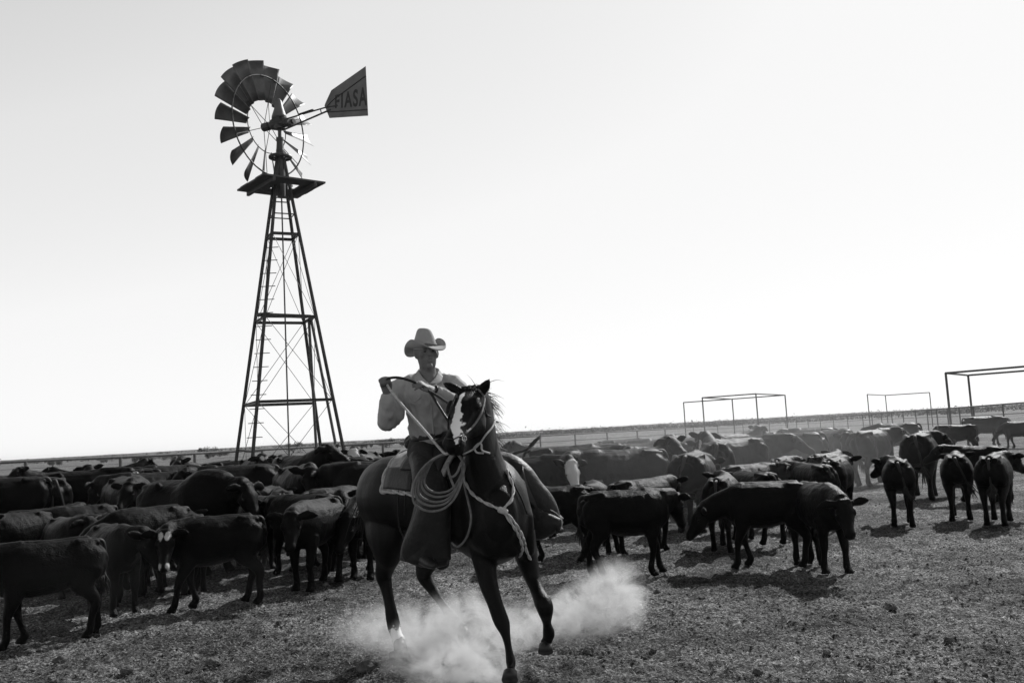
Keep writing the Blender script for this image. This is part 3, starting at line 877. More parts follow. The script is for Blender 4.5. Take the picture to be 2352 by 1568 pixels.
# ---- left herd
beast('dark cow at the left edge with its rump and hanging tail to the right', 0, 16.5, 180, 'cow_d', 1.03)
beast('small calf walking right in front of the left edge cow', 85, 13.0, 8, 'calf_b', 0.74)
beast('cow with a white patched face turned down in the left herd', 185, 18.5, 2, None, 1.05, own=dict(yaw=-52, neck=10, head=62, seed=37, face=3, voxel=.02))
beast('brown cow whose raised dark head looks away at the fence, left herd', 262, 25, 14, 'cow_up', 1.02, coat='coat_brown')
beast('dusty cow facing the camera under the third fence post', 392, 22.5, 205, 'cow_c', 1.02, coat='coat_brown')
beast('brown cow behind the white patched cow and left of the bull', 290, 20, 150, 'cow_a', 1.02, coat='coat_brown')
beast('big dark cow with rump and tail right behind the head of the bull', 545, 17.5, 186, 'cow_b', 1.02)
beast('low calf between the small calf and the bull, ears out', 235, 11.6, -30, 'calf_b', 0.73)
beast('calf with a lit hump behind the white browed calf, left of its twin', 352, 11.2, 85, 'calf_a', 0.7, coat='coat_brown')
beast('calf with a pale ridge along its back in front of the bull', 440, 11.1, 95, 'calf_a', 0.71, coat='coat_brown')
beast('calf walking left behind the low calf with ears out', 190, 13.2, 200, 'calf_c', 0.74, coat='coat_brown')
beast('calf squeezed in between the left edge cow and the bull', 300, 12.4, 40, 'calf_a', 0.72)
beast('cow far back at the left edge below the fence rail', 10, 22, 40, 'cow_a', 1.0)
beast('cow with just its back showing below the second fence post', 130, 23, 200, 'cow_up', 1.0)
beast('cow with one ear raised in front of the second fence post', 185, 26, 150, 'cow_up', 0.95)
beast('white faced cow staring out between the left legs of the windmill', 585, 22.5, -80, None, 1.06, coat='coat_brown', own=dict(yaw=8, neck=26, head=48, seed=38, face=3, voxel=.022))
beast('brown cow side on beside the white faced cow under the windmill', 622, 25, 5, 'cow_a', 1.0, coat='coat_dun')
beast('dark cow back left of the windmill near leg', 480, 24, 215, 'cow_up', 1.0, coat='coat_brown')
beast('dark low cow right under the fourth fence post', 540, 24.0, 5, 'cow_d', 1.02, coat='coat_brown')
beast('cow facing the camera with wide ears, just right of the windmill near leg', 690, 15.6, -75, None, 1.0, own=dict(yaw=-10, neck=18, head=55, seed=39, voxel=.021))
beast('dark cow with its head up behind the wide eared cow', 690, 19.0, -60, 'cow_up', 1.1)
beast('cow with a small white poll behind the wide eared cow', 735, 21.5, 190, 'cow_bald', 1.06, coat='coat_brown')
beast('pale backed cow walking left to the right of the windmill', 770, 28, 178, 'cow_d', 1.0, coat='coat_dun')
beast('cow with folded neck skin in front of the pale backed cow', 775, 19.5, 178, 'cow_a', 1.02, coat='coat_brown')
beast('white faced cow looking over the pale backs left of the rider', 838, 24.0, -110, None, 1.06, coat='coat_brown', own=dict(yaw=20, neck=28, head=45, seed=40, face=1, voxel=.022))
beast('dark cow head on between white faced cow and rider', 902, 22.0, -85, 'cow_up', .95)
beast('far dark cow just left of the rider back', 930, 26.0, 185, 'cow_a', 1.0, coat='coat_brown')
beast('dark cow with its head to the left above the rump of the horse', 885, 14.6, 184, 'cow_c', 1.0)
beast('calf showing only its back between wide eared cow and horse', 770, 13.0, 40, 'calf_d', .80, coat='coat_brown')
beast('calf with its head up between the bull and the wide eared cow', 585, 12.9, -70, 'calf_a', .76)
beast('calf facing the camera in the gap above the nearest calf rump', 150, 11.4, -80, 'calf_b', .72)
beast('calf looking back over the backs beside the small calf', 40, 12.2, 215, 'calf_b', .74)
beast('cow head on among the brown backs left of the bull', 300, 15.5, -75, 'cow_c', .98)
beast('cow facing left with pale cheek behind the bull rump', 350, 17.0, 200, 'cow_patch', 1.0, coat='coat_brown')
beast('cow walking away between the left edge cow and the white patched cow', 110, 17.5, 100, 'cow_a', 1.0)
beast('dark cow facing the camera left of the brown raised head cow', 210, 21.5, -100, 'cow_up', .98)
beast('cow with low head under the windmill left leg', 520, 19.5, -60, 'cow_d', 1.0, coat='coat_brown')
beast('calf rump to the camera beside the white faced calf', 650, 13.6, 95, 'calf_a', .78)
beast('cow facing the rider, head over the pale backs', 830, 17.2, -30, 'cow_b', 1.0, coat='coat_brown')
beast('calf with pricked ears close behind the calf peering round the horse', 820, 12.7, -120, 'calf_b', .78)
beast('small dark calf in the second row, left of the bull forelegs', 395, 10.9, 150, 'calf_c', .66)
# ---- right of the rider
beast('calf grazing behind the dangling stirrup leather of the rider', 1285, 11.9, 185, None, 0.74, own=dict(calf=True, yaw=140, neck=-18, head=60, gait=(.10, -.12, .12, -.05), seed=41, voxel=CV))
beast('black calf standing broadside with its rump to the horse', 1440, 10.55, 8, None, 0.745, own=dict(calf=True, yaw=38, neck=6, head=66, gait=(.16, -.05, -.06, .12), seed=42, voxel=CV, bulk=1.06))
beast('calf with a white brow peeping over the back of the broadside calf', 1478, 12.4, 35, 'calf_bald', 0.75)
beast('white faced cow standing between the rider and the big dusty cow', 1205, 14.8, -6, None, 0.97, own=dict(yaw=-66, neck=10, head=58, seed=43, face=1, voxel=.02))
beast('big dusty cow broadside in thick dust above the broadside calf', 1435, 15.3, 192, 'cow_b', 0.99, coat='coat_brown')
beast('pale dun cow with bony hips behind the white faced cow', 1310, 17.4, 8, 'cow_d', 1.03, coat='coat_dun')
beast('large cow seen from behind, broad lit rump, beside the big dusty cow', 1600, 14.7, 82, None, 0.93, own=dict(yaw=-25, neck=0, head=45, gait=(.1, -.1, .12, -.12), seed=44, voxel=.02, bulk=1.12))
beast('calf seen from behind right under the large cow rump', 1670, 12.3, 80, 'calf_b', 0.74)
beast('calf walking away to the right with an ear tag sized notch of light', 1728, 14.3, 35, 'calf_c', 0.76)
beast('black calf with lowered head stretched to the left, right foreground', 1772, 10.5, 186, None, 0.735, own=dict(calf=True, yaw=6, neck=-20, head=52, gait=(.14, -.12, .02, -.14), seed=45, voxel=CV, nlen=1.35))
beast('black calf with both ears out, right one of the foreground pair', 1890, 10.15, 296, None, 0.73, own=dict(calf=True, yaw=-6, neck=-6, head=60, gait=(.10, -.06, .12, -.10), seed=46, voxel=CV))
beast('cow with upright head behind the large cow rump', 1650, 17.4, 95, 'cow_up', 1.0, coat='coat_brown')
beast('hump shouldered calf seen from behind above the foreground pair', 1805, 16.0, 80, 'calf_c', 0.76)
beast('calf with pricked ears looking left above the foreground pair', 1875, 13.9, 120, 'calf_b', 0.75)
beast('calf walking away, just right of the pricked ears calf', 1930, 14.8, 78, 'calf_a', 0.77)
beast('dark cow walking away with its head turned right, in front of the far frames', 2010, 21.8, 62, None, 0.98, own=dict(yaw=-50, neck=14, head=38, gait=(.14, -.14, .14, -.12), seed=47, voxel=.02))
beast('tall black cow seen from behind, biggest on the right', 2122, 17.8, 86, None, 0.95, own=dict(yaw=-62, neck=10, head=45, gait=(.12, -.10, .14, -.1), seed=48, voxel=.02, bulk=1.05))
beast('calf seen from behind with one ear out, at the feet of the tall black cow', 2073, 13.8, 92, None, 0.76, own=dict(calf=True, yaw=40, neck=14, head=35, gait=(.05, -.1, .05, -.06), seed=49, voxel=CV))
beast('calf seen straight from behind, left one of the pair at the right edge', 2208, 14.1, 90, 'calf_a', 0.76)
beast('calf crossing behind the pair at the right edge, head to the left', 2258, 16.4, 155, 'calf_b', 0.76)
beast('calf seen from behind with a pricked ear, nearest to the right edge', 2295, 13.3, 84, None, 0.76, own=dict(calf=True, yaw=-35, neck=14, head=35, gait=(.12, -.1, .08, -.14), seed=50, voxel=CV))
beast('far cow standing broadside and facing right in front of the nearest frame', 2262, 39.5, 2, 'cow_a', 0.98, coat='coat_brown')
beast('far calf in front of the broadside cow near the nearest frame', 2210, 33.0, 185, 'calf_a', .84, coat='coat_brown')
beast('another far calf touching the far calf near the nearest frame', 2180, 33.5, 100, 'calf_c', .84, coat='coat_brown')
beast('far dusty cow with its rump right under the smallest frame', 2062, 30, 178, 'cow_a', 1.0, coat='coat_dun')
beast('far cow cut by the right edge with head down', 2345, 36, 170, 'cow_d', 0.8, coat='coat_dun')
beast('dark cow half turned, left of the cow walking away', 1928, 22.8, -60, 'cow_c', 1.0)
beast('dusty cow broadside under the first tall frame, pale light between its legs', 1828, 21.8, 165, 'cow_a', 1.0, coat='coat_dun')
beast('dusty cow behind the first tall frame cow, rump right', 1872, 29, 172, 'cow_b', 1.0, coat='coat_dun')
beast('dusty cow head on and dark under the first tall frame', 1735, 20.5, -35, 'cow_b', 1.0, coat='coat_dun')
beast('brown dusty cow with white blaze in the middle of the right herd', 1690, 18.8, 215, 'cow_bald', 1.0, coat='coat_brown')
beast('dark dusty rump left of the blaze cow in the right herd', 1560, 19.5, 120, 'cow_a', 1.0, coat='coat_brown')
beast('calf looking out between the broadside calf and the big dusty cow', 1375, 12.6, -85, 'calf_c', .74)
beast('dark calf walking left behind the stretched black calf', 1740, 12.6, 125, 'calf_d', .74)
beast('cow facing the camera in the dust behind the broadside dusty cow', 1520, 17.2, -80, 'cow_up', .98, coat='coat_brown')
beast('dusty cow with lowered head coming out of the packed backs', 1385, 17.0, -40, 'cow_c', 1.0, coat='coat_brown')
beast('calf half hidden between the pricked ears calf and the calf walking away', 1908, 16.4, 60, 'calf_b', .78)
# ---- backs filling the herd, too dusty to tell apart
far = [(1215, 19.5, 5), (1265, 22, 176), (1335, 20, 8), (1330, 22, 186), (1395, 22.5, 172), (1440, 26, 0), (1480, 21.8, 12), (1530, 25, 180), (1590, 22.5, 6), (1640, 26.5, 182), (1630, 22.0, 170), (1690, 25, 10), (1750, 28, 184),
       (1190, 26, 182), (1385, 18.8, 4), (1505, 18.2, 184)]
for i, (px, dd, hd_) in enumerate(far):
    beast('dusty cow back among the packed backs right of the rider', px, dd, hd_+((i*67) % 130)-65, ('cow_a', 'cow_up', 'cow_c', 'cow_b', 'cow_d')[i % 5], .96+.05*((i*7) % 3)/2, coat=('coat_brown', 'coat', 'coat_dun')[i % 3], parts=False, group='packed dusty backs right of the rider')
farl = [(45, 21.5, 186), (95, 24, 4), (235, 23, 176), (330, 21.5, 8), (340, 25, 182), (430, 22.5, 0), (470, 26, 178), (560, 28, 186), (690, 27, 5), (800, 27.5, 178), (860, 20.5, 176), (940, 18.5, 4)]
for i, (px, dd, hd_) in enumerate(farl):
    beast('dark cow back among the packed backs below the left fence', px, dd, hd_+((i*53) % 110)-55, ('cow_d', 'cow_a', 'cow_b', 'cow_c')[i % 4], .93+.05*((i*5) % 3)/2, coat=('coat', 'coat_brown', 'coat_brown')[i % 3], parts=False, group='packed backs below the left fence')
# swishing tail above the backs right of the rider
beast('cow swishing its tail high above the backs, just right of the rider', 1078, 15.6, 176, 'cow_a', 1.0, tail_up=tail_mesh('tail', False, 5, swing=-.2, up=1.0))
# ------------------------------------------------------------------ horse
from mathutils.bvhtree import BVHTree
M['horse'] = mat('dark_bay_hair', 0.005, 0.45, 0.35, 6, 0.25, 110, sheen=0.0, spec=0.12, attr='marking', attr_col=0.85, ragged=1.7)
M['mane'] = mat('coarse_black_hair', 0.010, 0.5, 0.3, 30, 0.2, 120, spec=0.25)
M['hoof'] = mat('hoof_horn', 0.022, 0.5, 0.4, 20, 0.2, 60)
M['leather'] = mat('oiled_leather', 0.018, 0.45, 0.4, 12, 0.2, 50, spec=0.3)
M['chaps'] = mat('worn_chap_leather', 0.016, 0.55, 0.45, 7, 0.35, 30, spec=0.3, sheen=0.05)
M['rope'] = mat('stiff_lariat_rope', 0.17, 0.7, 0.35, 30, 0.5, 220)
M['braid_and_shine'] = mat('pale_braided_rope_and_rein_shine', 0.5, 0.8, 0.35, 40, 0.6, 200)
M['blanket'] = mat('woven_blanket', 0.34, 0.95, 0.35, 20, 0.5, 160)
M['metal'] = mat('bright_bit_metal', 0.6, 0.25, 0.2, 20, 0, metallic=1.0)
HO = Vector((-0.5, 6.75, 0))
def hp(px, py, d): return at(px, py, d)-HO
TR = [(858, 1150, 7.50, .10, .17), (872, 1142, 7.42, .21, .27), (905, 1135, 7.22, .275, .30), (962, 1130, 7.0, .28, .30), (1020, 1138, 6.8, .29, .335), (1082, 1152, 6.6, .285, .37), (1128, 1170, 6.42, .262, .385), (1142, 1182, 6.22, .215, .32), (1147, 1186, 6.09, .13, .21)]
TRS = catmull([tuple(hp(*q[:3]))+tuple(q[3:]) for q in TR], 5)
def trunk(t, ang, off=0.0):
    """point on the barrel: t 0..1 from buttock to breast, ang from the spine, + = the left flank"""
    f_ = t*(len(TRS)-1); i = min(int(f_), len(TRS)-2); f_ -= i
    q = TRS[i]*(1-f_)+TRS[i+1]*f_
    tg = TRS[min(i+2, len(TRS)-1)]-TRS[max(i-1, 0)]
    t3 = Vector((tg[0], tg[1], 0)).normalized(); l = Vector((-t3.y, t3.x, 0))
    return Vector(q[:3])+l*(math.sin(ang)*(q[3]+off))+Vector((0, 0, 1))*(math.cos(ang)*(q[4]+off))
def horse_mesh():
    mb = MB()
    sides = []
    for i in range(len(TRS)):
        tg = TRS[min(i+1, len(TRS)-1)]-TRS[max(i-1, 0)]
        sides.append(Vector((-tg[1], tg[0], 0)).normalized())
    mb.tube([Vector(q[:3]) for q in TRS], [(q[3], q[4]) for q in TRS], 28, side=sides, dome=True)
    # neck
    nk = [(1132, 1195, 6.38, .215, .31), (1119, 1112, 6.33, .175, .275), (1106, 1032, 6.26, .126, .225), (1099, 966, 6.18, .098, .18), (1090, 915, 6.08, .088, .145)]
    ns = catmull([tuple(hp(*q[:3]))+tuple(q[3:]) for q in nk], 4)
    nsd = [Vector((.95, .3-.62*i/(len(ns)-1), 0)) for i in range(len(ns))]
    mb.tube([Vector(q[:3]) for q in ns], [(q[3], q[4]) for q in ns], 20, side=nsd, dome=True)
    # withers and crest
    mb.tube([hp(1052, 1062, 6.70), hp(1085, 1050, 6.58), hp(1102, 1015, 6.46), hp(1100, 950, 6.3)], [(.07, .07), (.085, .09), (.07, .08), (.05, .06)], 10, dome=True)
    # head
    poll, muz = hp(1079, 903, 6.03), hp(1037, 1024, 5.66)
    hd = (muz-poll); L = hd.length; hd.normalize()
    side = Vector((.90, -.43, 0)); side = (side-hd*side.dot(hd)).normalized()
    up = hd.cross(side)
    prof = [(-.03, .070, .075, -.03), (.10, .096, .115, -.045), (.28, .108, .135, -.055), (.42, .094, .13, -.055), (.60, .068, .095, -.035), (.78, .058, .076, -.022), (.90, .066, .074, -.022), (1.0, .052, .056, -.028)]
    ps = catmull(prof, 3)
    mb.tube([poll+hd*(q[0]*L)+up*q[3] for q in ps], [(q[1], q[2]) for q in ps], 20, side=side, dome=True)
    for s in (-1, 1):
        mb.tube([poll+hd*.24*L+side*s*.05-up*.12, poll+hd*.38*L+side*s*.055-up*.135, poll+hd*.52*L+side*s*.04-up*.105], [(.05, .06), (.052, .07), (.035, .045)], 12, side=side, dome=True)   # jowl
        mb.tube([poll+hd*.24*L+side*s*.085+up*.035, poll+hd*.36*L+side*s*.092+up*.018], .034, 10, dome=True)      # brow
        mb.tube([poll+hd*.40*L+side*s*.078+up*.0, poll+hd*.66*L+side*s*.052+up*.002], [.022, .016], 8, dome=True)  # cheek bone
        mb.tube([poll+hd*.90*L+side*s*.040+up*.012, poll+hd*.97*L+side*s*.044+up*.002], .026, 10, dome=True)        # nostril rim
    mb.tube([poll+hd*.86*L-up*.085, poll+hd*.96*L-up*.08], [(.045, .03), (.04, .026)], 10, side=side, dome=True)   # lower lip
    mb.tube([poll+hd*.12*L-up*.10, hp(1100, 985, 6.14)], [(.07, .09), (.075, .10)], 12, side=side, dome=True)       # throat
    # ears
    eb, et = hp(1107, 898, 6.02), hp(1125, 871, 5.98)
    mb.tube([eb-(et-eb)*.3, eb, eb.lerp(et, .4), eb.lerp(et, .75), et], [(.022, .026), (.024, .036), (.022, .042), (.018, .027), (.010, .012)], 12, side=Vector((.3, -1, .1)), dome=True)
    eb, et = hp(1052, 896, 6.0), hp(1018, 879, 6.02)
    mb.tube([eb-(et-eb)*.3, eb, eb.lerp(et, .4), eb.lerp(et, .75), et], [(.022, .026), (.024, .034), (.022, .038), (.018, .026), (.010, .012)], 12, side=Vector((-.1, -1, .4)), dome=True)
    # shoulders and haunches
    mb.tube([hp(1185, 1120, 6.5), hp(1196, 1190, 6.36), hp(1204, 1262, 6.42)], [(.06, .12), (.075, .14), (.07, .11)], 14, side=Vector((.9, .4, 0)), dome=True)
    mb.tube([hp(1092, 1130, 6.4), hp(1094, 1200, 6.3), hp(1108, 1275, 6.34)], [(.08, .13), (.09, .15), (.08, .12)], 14, side=Vector((.9, .4, 0)), dome=True)
    mb.tube([hp(1120, 1205, 6.12), hp(1128, 1262, 6.2)], [(.07, .07), (.075, .075)], 12, dome=True)
    mb.tube([hp(1166, 1205, 6.14), hp(1170, 1262, 6.24)], [(.065, .07), (.07, .075)], 12, dome=True)
    mb.tube([hp(1006, 1240, 7.0), hp(1012, 1270, 6.99), hp(1016, 1300, 6.97)], [(.08, .12), (.06, .085), (.04, .05)], 12, dome=True)
    sh = Vector((.75, .66, 0))
    def leg(rows, sd):
        q = catmull([tuple(hp(*r_[:3]))+(r_[3], r_[4] if len(r_) > 4 else r_[3]) for r_ in rows], 4)
        mb.tube([Vector(v[:3]) for v in q], [(v[3], v[4]) for v in q], 16, side=sd, dome=False)
    # fore legs
    leg([(1108, 1235, 6.38, .10, .14), (1112, 1285, 6.33, .086, .12), (1123, 1340, 6.26, .066, .078), (1138, 1385, 6.20, .052, .058), (1150, 1418, 6.17, .056, .058), (1156, 1436, 6.15, .055, .056), (1162, 1460, 6.13, .040, .044), (1168, 1490, 6.12, .034, .042), (1173, 1518, 6.10, .043, .047), (1173, 1535, 6.06, .037, .04), (1172, 1544, 6.03, .046, .052)], Vector((1, .2, 0)))
    leg([(1196, 1225, 6.50, .10, .13), (1210, 1280, 6.47, .078, .105), (1222, 1325, 6.43, .060, .07), (1236, 1362, 6.35, .050, .056), (1249, 1391, 6.27, .057, .062), (1253, 1412, 6.33, .043, .046), (1256, 1432, 6.42, .031, .034), (1260, 1453, 6.47, .042, .044), (1257, 1468, 6.49, .036, .038), (1253, 1479, 6.50, .046, .05)], Vector((1, .2, 0)))
    # hind legs
    leg([(888, 1165, 7.2, .14, .25), (887, 1225, 7.12, .125, .215), (887, 1268, 7.12, .105, .15), (885, 1296, 7.17, .08, .098), (881, 1320, 7.22, .062, .078), (887, 1345, 7.21, .045, .056), (896, 1388, 7.17, .035, .043), (905, 1436, 7.14, .044, .048), (911, 1458, 7.10, .037, .040), (917, 1474, 7.07, .048, .054)], sh)
    leg([(945, 1170, 7.42, .13, .23), (972, 1235, 7.42, .115, .185), (980, 1275, 7.45, .095, .125), (976, 1300, 7.5, .075, .092), (973, 1322, 7.55, .062, .076), (990, 1350, 7.54, .047, .056), (1016, 1388, 7.49, .036, .044), (1044, 1424, 7.43, .044, .048), (1055, 1437, 7.40, .037, .040), (1062, 1446, 7.38, .048, .054)], sh)
    me = fused(mb, 0.013, 5, 'body')
    co = coords(me)
    no = np.empty(len(co)*3, dtype=np.float32); me.vertices.foreach_get('normal', no); no = no.reshape(-1, 3)
    nn = np.array([mnoise.noise(Vector((c[0]*7, c[1]*7, c[2]*5)))*.007+mnoise.noise(Vector((c[0]*3.2+4, c[1]*3.2, c[2]*2.2)))*.016 for c in co], dtype=np.float32)
    inhead = (np.linalg.norm(co-np.array(poll+hd*.5*L), axis=1) < .42)
    me.vertices.foreach_set('co', (co+no*(nn*np.where(inhead, .25, 1))[:, None]).ravel()); me.update()
    rel = co-np.array(poll); u = rel@np.array(hd)/L; v = rel@np.array(side); w = rel@np.array(up)
    vc = np.interp(u, [.1, .3, .62, .8, 1.0], [0, -.004, 0, .022, .042]); vw = np.interp(u, [.1, .2, .32, .5, .7, .82, 1.0], [.002, .016, .012, .024, .032, .019, .011])
    mk = np.where((u > .1) & (u < 1.0) & (w > -.03) & inhead, np.clip(1.15-np.abs(v-vc)/np.maximum(vw, .001)*.55, 0, 1), 0)
    hr = np.array(hp(914, 1466, 7.09))
    dz = np.linalg.norm(co-hr, axis=1)
    mk = np.maximum(mk, np.clip(1.2-dz/.11, 0, 1))
    set_attr(me, 'marking', mk)
    return me, poll, hd, side, up, L
horse = empty('horse', HO)
tag(horse, 'dark bay horse with a white blaze turning hard under the rider and kicking up dust', 'horse')
hme, POLL, HD, HSIDE, HUP, HL = horse_mesh()
link_mesh('body', hme, horse, [M['horse']])
hco = coords(hme); polys = [tuple(p_.vertices) for p_ in hme.polygons]
HBVH = BVHTree.FromPolygons([Vector(c) for c in hco.tolist()], polys)
def on_horse(px, py, off=.015, d=6.2):
    r = (_F*F_PX+_R*(px-1176)+_U*(784-py)).normalized()
    o = Vector((0, 0, CAM_H))-HO
    hit = HBVH.ray_cast(o, r)
    if hit[0] is None: return hp(px, py, d)
    return hit[0]+(hit[1]*.7-r*.3).normalized()*off
for s in (-1, 1):
    mb = MB(); c = POLL+HD*.325*HL+HSIDE*s*.105+HUP*.012
    mb.tube([c-HD*.012, c+HD*.012], .019, 12, dome=True); mb.build('eye', M['eye'], horse, True)
    mb = MB(); c = POLL+HD*.955*HL+HSIDE*s*.050+HUP*.004
    mb.tube([c-HD*.012-HUP*.006, c+HD*.008+HUP*.008], [(.012, .016), (.012, .016)], 10, dome=True); mb.build('nostril', M['paint'], horse, True)
for a, b in (((1172, 1542, 6.03), (1171, 1561, 5.99)), ((1253, 1478, 6.50), (1253, 1497, 6.47)), ((917, 1472, 7.07), (921, 1496, 7.02)), ((1062, 1445, 7.38), (1068, 1464, 7.33))):
    mb = MB(); a, b = hp(*a), hp(*b)
    mb.tube([a, a.lerp(b, .5), b], [(.044, .050), (.049, .057), (.053, .063)], 16, side=Vector((1, .2, 0)))
    mb.build('hoof', M['hoof'], horse, True)
def strands(name, roots, n, ln, fall, r0, seed, matl, parent, spread=.04, curl=.05):
    r = random.Random(seed); mb = MB()
    for k in range(n):
        f_ = r.random()*(len(roots)-1); i = min(int(f_), len(roots)-2)
        p0 = roots[i].lerp(roots[i+1], f_-i)+Vector((r.gauss(0, .008), r.gauss(0, .008), r.gauss(0, .006)))
        d0 = Vector(fall(f_/(len(roots)-1), r)).normalized(); LL = ln*r.uniform(.55, 1.2)
        pts = [p0]; d_ = d0.copy()
        for q in range(5):
            d_ = (d_+Vector((0, 0, -.32))+Vector((r.gauss(0, curl), r.gauss(0, curl), r.gauss(0, curl)))).normalized()
            pts.append(pts[-1]+d_*LL/5)
        mb.tube(pts, [r0, r0*1.1, r0, r0*.8, r0*.5, r0*.15], 4)
    return mb.build(name, matl, parent, True)
crest = [hp(1096, 903, 6.16), hp(1103, 918, 6.22), hp(1108, 940, 6.32), hp(1113, 985, 6.43), hp(1116, 1030, 6.53), hp(1108, 1062, 6.62)]
strands('mane', crest, 420, .20, lambda t, r: (.25+r.gauss(0, .22), .45+r.gauss(0, .25), .25+r.gauss(0, .2)), .0023, 3, M['mane'], horse, curl=.09)
strands('forelock', [hp(1060, 893, 6.0), hp(1078, 889, 6.03), hp(1100, 892, 6.04)], 240, .085, lambda t, r: (.8+r.gauss(0, .3), -.4+r.gauss(0, .25), .22+r.gauss(0, .15)), .0024, 4, M['mane'], horse, curl=.12)
tb = trunk(.015, 0, -.02)
strands('tail', [tb, tb+Vector((-.03, .02, -.05))], 150, .62, lambda t, r: (-.2+r.gauss(0, .12), .75+r.gauss(0, .12), -.1+r.gauss(0, .1)), .006, 5, M['mane'], horse, curl=.06)

# ------------------------------------------------------------------ tack: each lies on the horse, so each is its own thing
def world_tubes(name, lines, r, m_, parent, n=8, sub=5, twist=False):
    mb = MB()
    for ln in lines:
        pts = [Vector(q) for q in catmull([tuple(p_) for p_ in ln], sub)]
        if twist:     # two plaited cords
            s_ = 0.0; A, B = [], []
            fine_ = [Vector(q) for q in catmull([tuple(p_) for p_ in pts], 4)]
            for i, q in enumerate(fine_):
                if i: s_ += (q-fine_[i-1]).length
                t = (fine_[min(i+1, len(fine_)-1)]-fine_[max(i-1, 0)]).normalized()
                a_ = t.cross(Vector((0, 1, .2))).normalized(); b_ = t.cross(a_)
                ph = s_/(r*2.6)
                o_ = a_*(math.cos(ph)*r*.55)+b_*(math.sin(ph)*r*.55)
                A.append(q+o_); B.append(q-o_)
            mb.tube(A, r*.62, 5); mb.tube(B, r*.62, 5)
        else: mb.tube(pts, r, n)
    return mb.build(name, m_, parent, True)
# blanket
blk = empty('saddle_blanket', HO); tag(blk, 'pale woven saddle blanket with a corded edge showing behind the saddle on the dark horse', 'saddle blanket')
def shell(t0, t1, a0, a1, off, th, nt=14, na=30, wob=.0):
    mb = MB(); vs = []
    for lay in (0, 1):
        for i in range(nt+1):
            for j in range(na+1):
                t = t0+(t1-t0)*i/nt; a = a0+(a1-a0)*j/na
                vs.append(trunk(t, a, off+th*lay+wob*math.sin(9*a+20*t)))
    W_ = na+1; N_ = (nt+1)*W_; fs = []
    for i in range(nt):
        for j in range(na):
            q = i*W_+j
            fs.append((q, q+1, q+W_+1, q+W_)); fs.append((N_+q, N_+q+W_, N_+q+W_+1, N_+q+1))
    for i in range(nt):
        fs.append((i*W_, (i+1)*W_, N_+(i+1)*W_, N_+i*W_)); fs.append((i*W_+na, N_+i*W_+na, N_+(i+1)*W_+na, (i+1)*W_+na))
    for j in range(na):
        fs.append((j, N_+j, N_+j+1, j+1)); q = nt*W_+j; fs.append((q, q+1, N_+q+1, N_+q))
    mb.add(vs, fs); return mb
B0, B1, BA = .35, .64, 1.47
shell(B0, B1, -BA, BA, .012, .02, wob=.004).build('cloth', M['blanket'], blk, True)
edge = [trunk(B0+(B1-B0)*k/8, -BA, .024) for k in range(8, -1, -1)]+[trunk(B0, -BA+2*BA*k/14, .024) for k in range(1, 15)]+[trunk(B0+(B1-B0)*k/8, BA, .024) for k in range(1, 9)]
world_tubes('corded_edge', [edge], .016, M['braid_and_shine'], blk, twist=True)
# saddle
sad = empty('saddle', HO); tag(sad, 'dark leather stock saddle under the rider', 'saddle')
shell(.43, .62, -1.0, 1.0, .034, .02).build('skirt', M['leather'], sad, True)
shell(.362, .50, -1.42, -.92, .033, .006, 6, 10).build('wear_patch', M['leather'], blk, True)
mb = MB()
mb.tube([trunk(.40, 0, .09), trunk(.46, 0, .06), trunk(.54, 0, .06), trunk(.60, 0, .10)], [(.17, .07), (.15, .05), (.13, .05), (.12, .07)], 16, dome=True); mb.build('seat', M['leather'], sad, True)
mb = MB(); c = trunk(.425, 0, .075); l = (trunk(.4, 1.57)-trunk(.4, -1.57)).normalized()
mb.tube([c+l*q*.19+Vector((0, 0, .035*(1-abs(q)**2)-.02)) for q in (-1, -.6, -.2, .2, .6, 1)], [(.025, .03), (.03, .055), (.03, .065), (.03, .065), (.03, .055), (.025, .03)], 10, dome=True); mb.build('cantle', M['leather'], sad, True)
mb = MB(); c = trunk(.615, 0, .13); mb.tube([c-l*.14-Vector((0, 0, .06)), c, c+l*.14-Vector((0, 0, .06))], .05, 12, dome=True); mb.tube([c, c+Vector((.01, -.04, .09)), c+Vector((.01, -.05, .11))], [.026, .022, .04], 12, dome=True); mb.build('horn', M['leather'], sad, True)
for lines in ([on_horse(930, 1085, .03, 7), on_horse(921, 1140, .03, 7), on_horse(921, 1200, .03, 7), on_horse(926, 1240, .03, 7)], [on_horse(944, 1080, .03, 7), on_horse(938, 1130, .03, 7), on_horse(934, 1180, .03, 7)]):
    world_tubes('saddle_string', [lines], .006, M['leather'], sad)
# bridle
br = empty('bridle', HO); tag(br, 'leather bridle with metal bit on the head of the dark horse', 'bridle')
world_tubes('cheek_strap', [[on_horse(*q, .012) for q in ((1100, 894), (1109, 910), (1109, 925), (1104, 945), (1096, 962), (1082, 980), (1066, 996))]], .0075, M['rope'], br)
world_tubes('cheek_strap', [[on_horse(*q, .012) for q in ((1052, 905), (1042, 930), (1034, 960), (1030, 985))]], .0075, M['leather'], br)
world_tubes('throat_strap', [[on_horse(*q, .012) for q in ((1109, 930), (1112, 945), (1116, 952), (1124, 957))]], .005, M['leather'], br)
world_tubes('fiador_cord', [[on_horse(*q, .014, 5.9) for q in ((1133, 968), (1126, 983), (1112, 1000), (1103, 1015), (1090, 1030), (1068, 1043))], [on_horse(*q, .02, 5.95) for q in ((1090, 1028), (1098, 1018), (1104, 1020), (1107, 1034), (1122, 1041))], [on_horse(*q, .02, 5.95) for q in ((1091, 1028), (1096, 1038), (1110, 1040))]], .0062, M['braid_and_shine'], br)
bitp = on_horse(1061, 1012, .012, 5.7)
mb = MB()
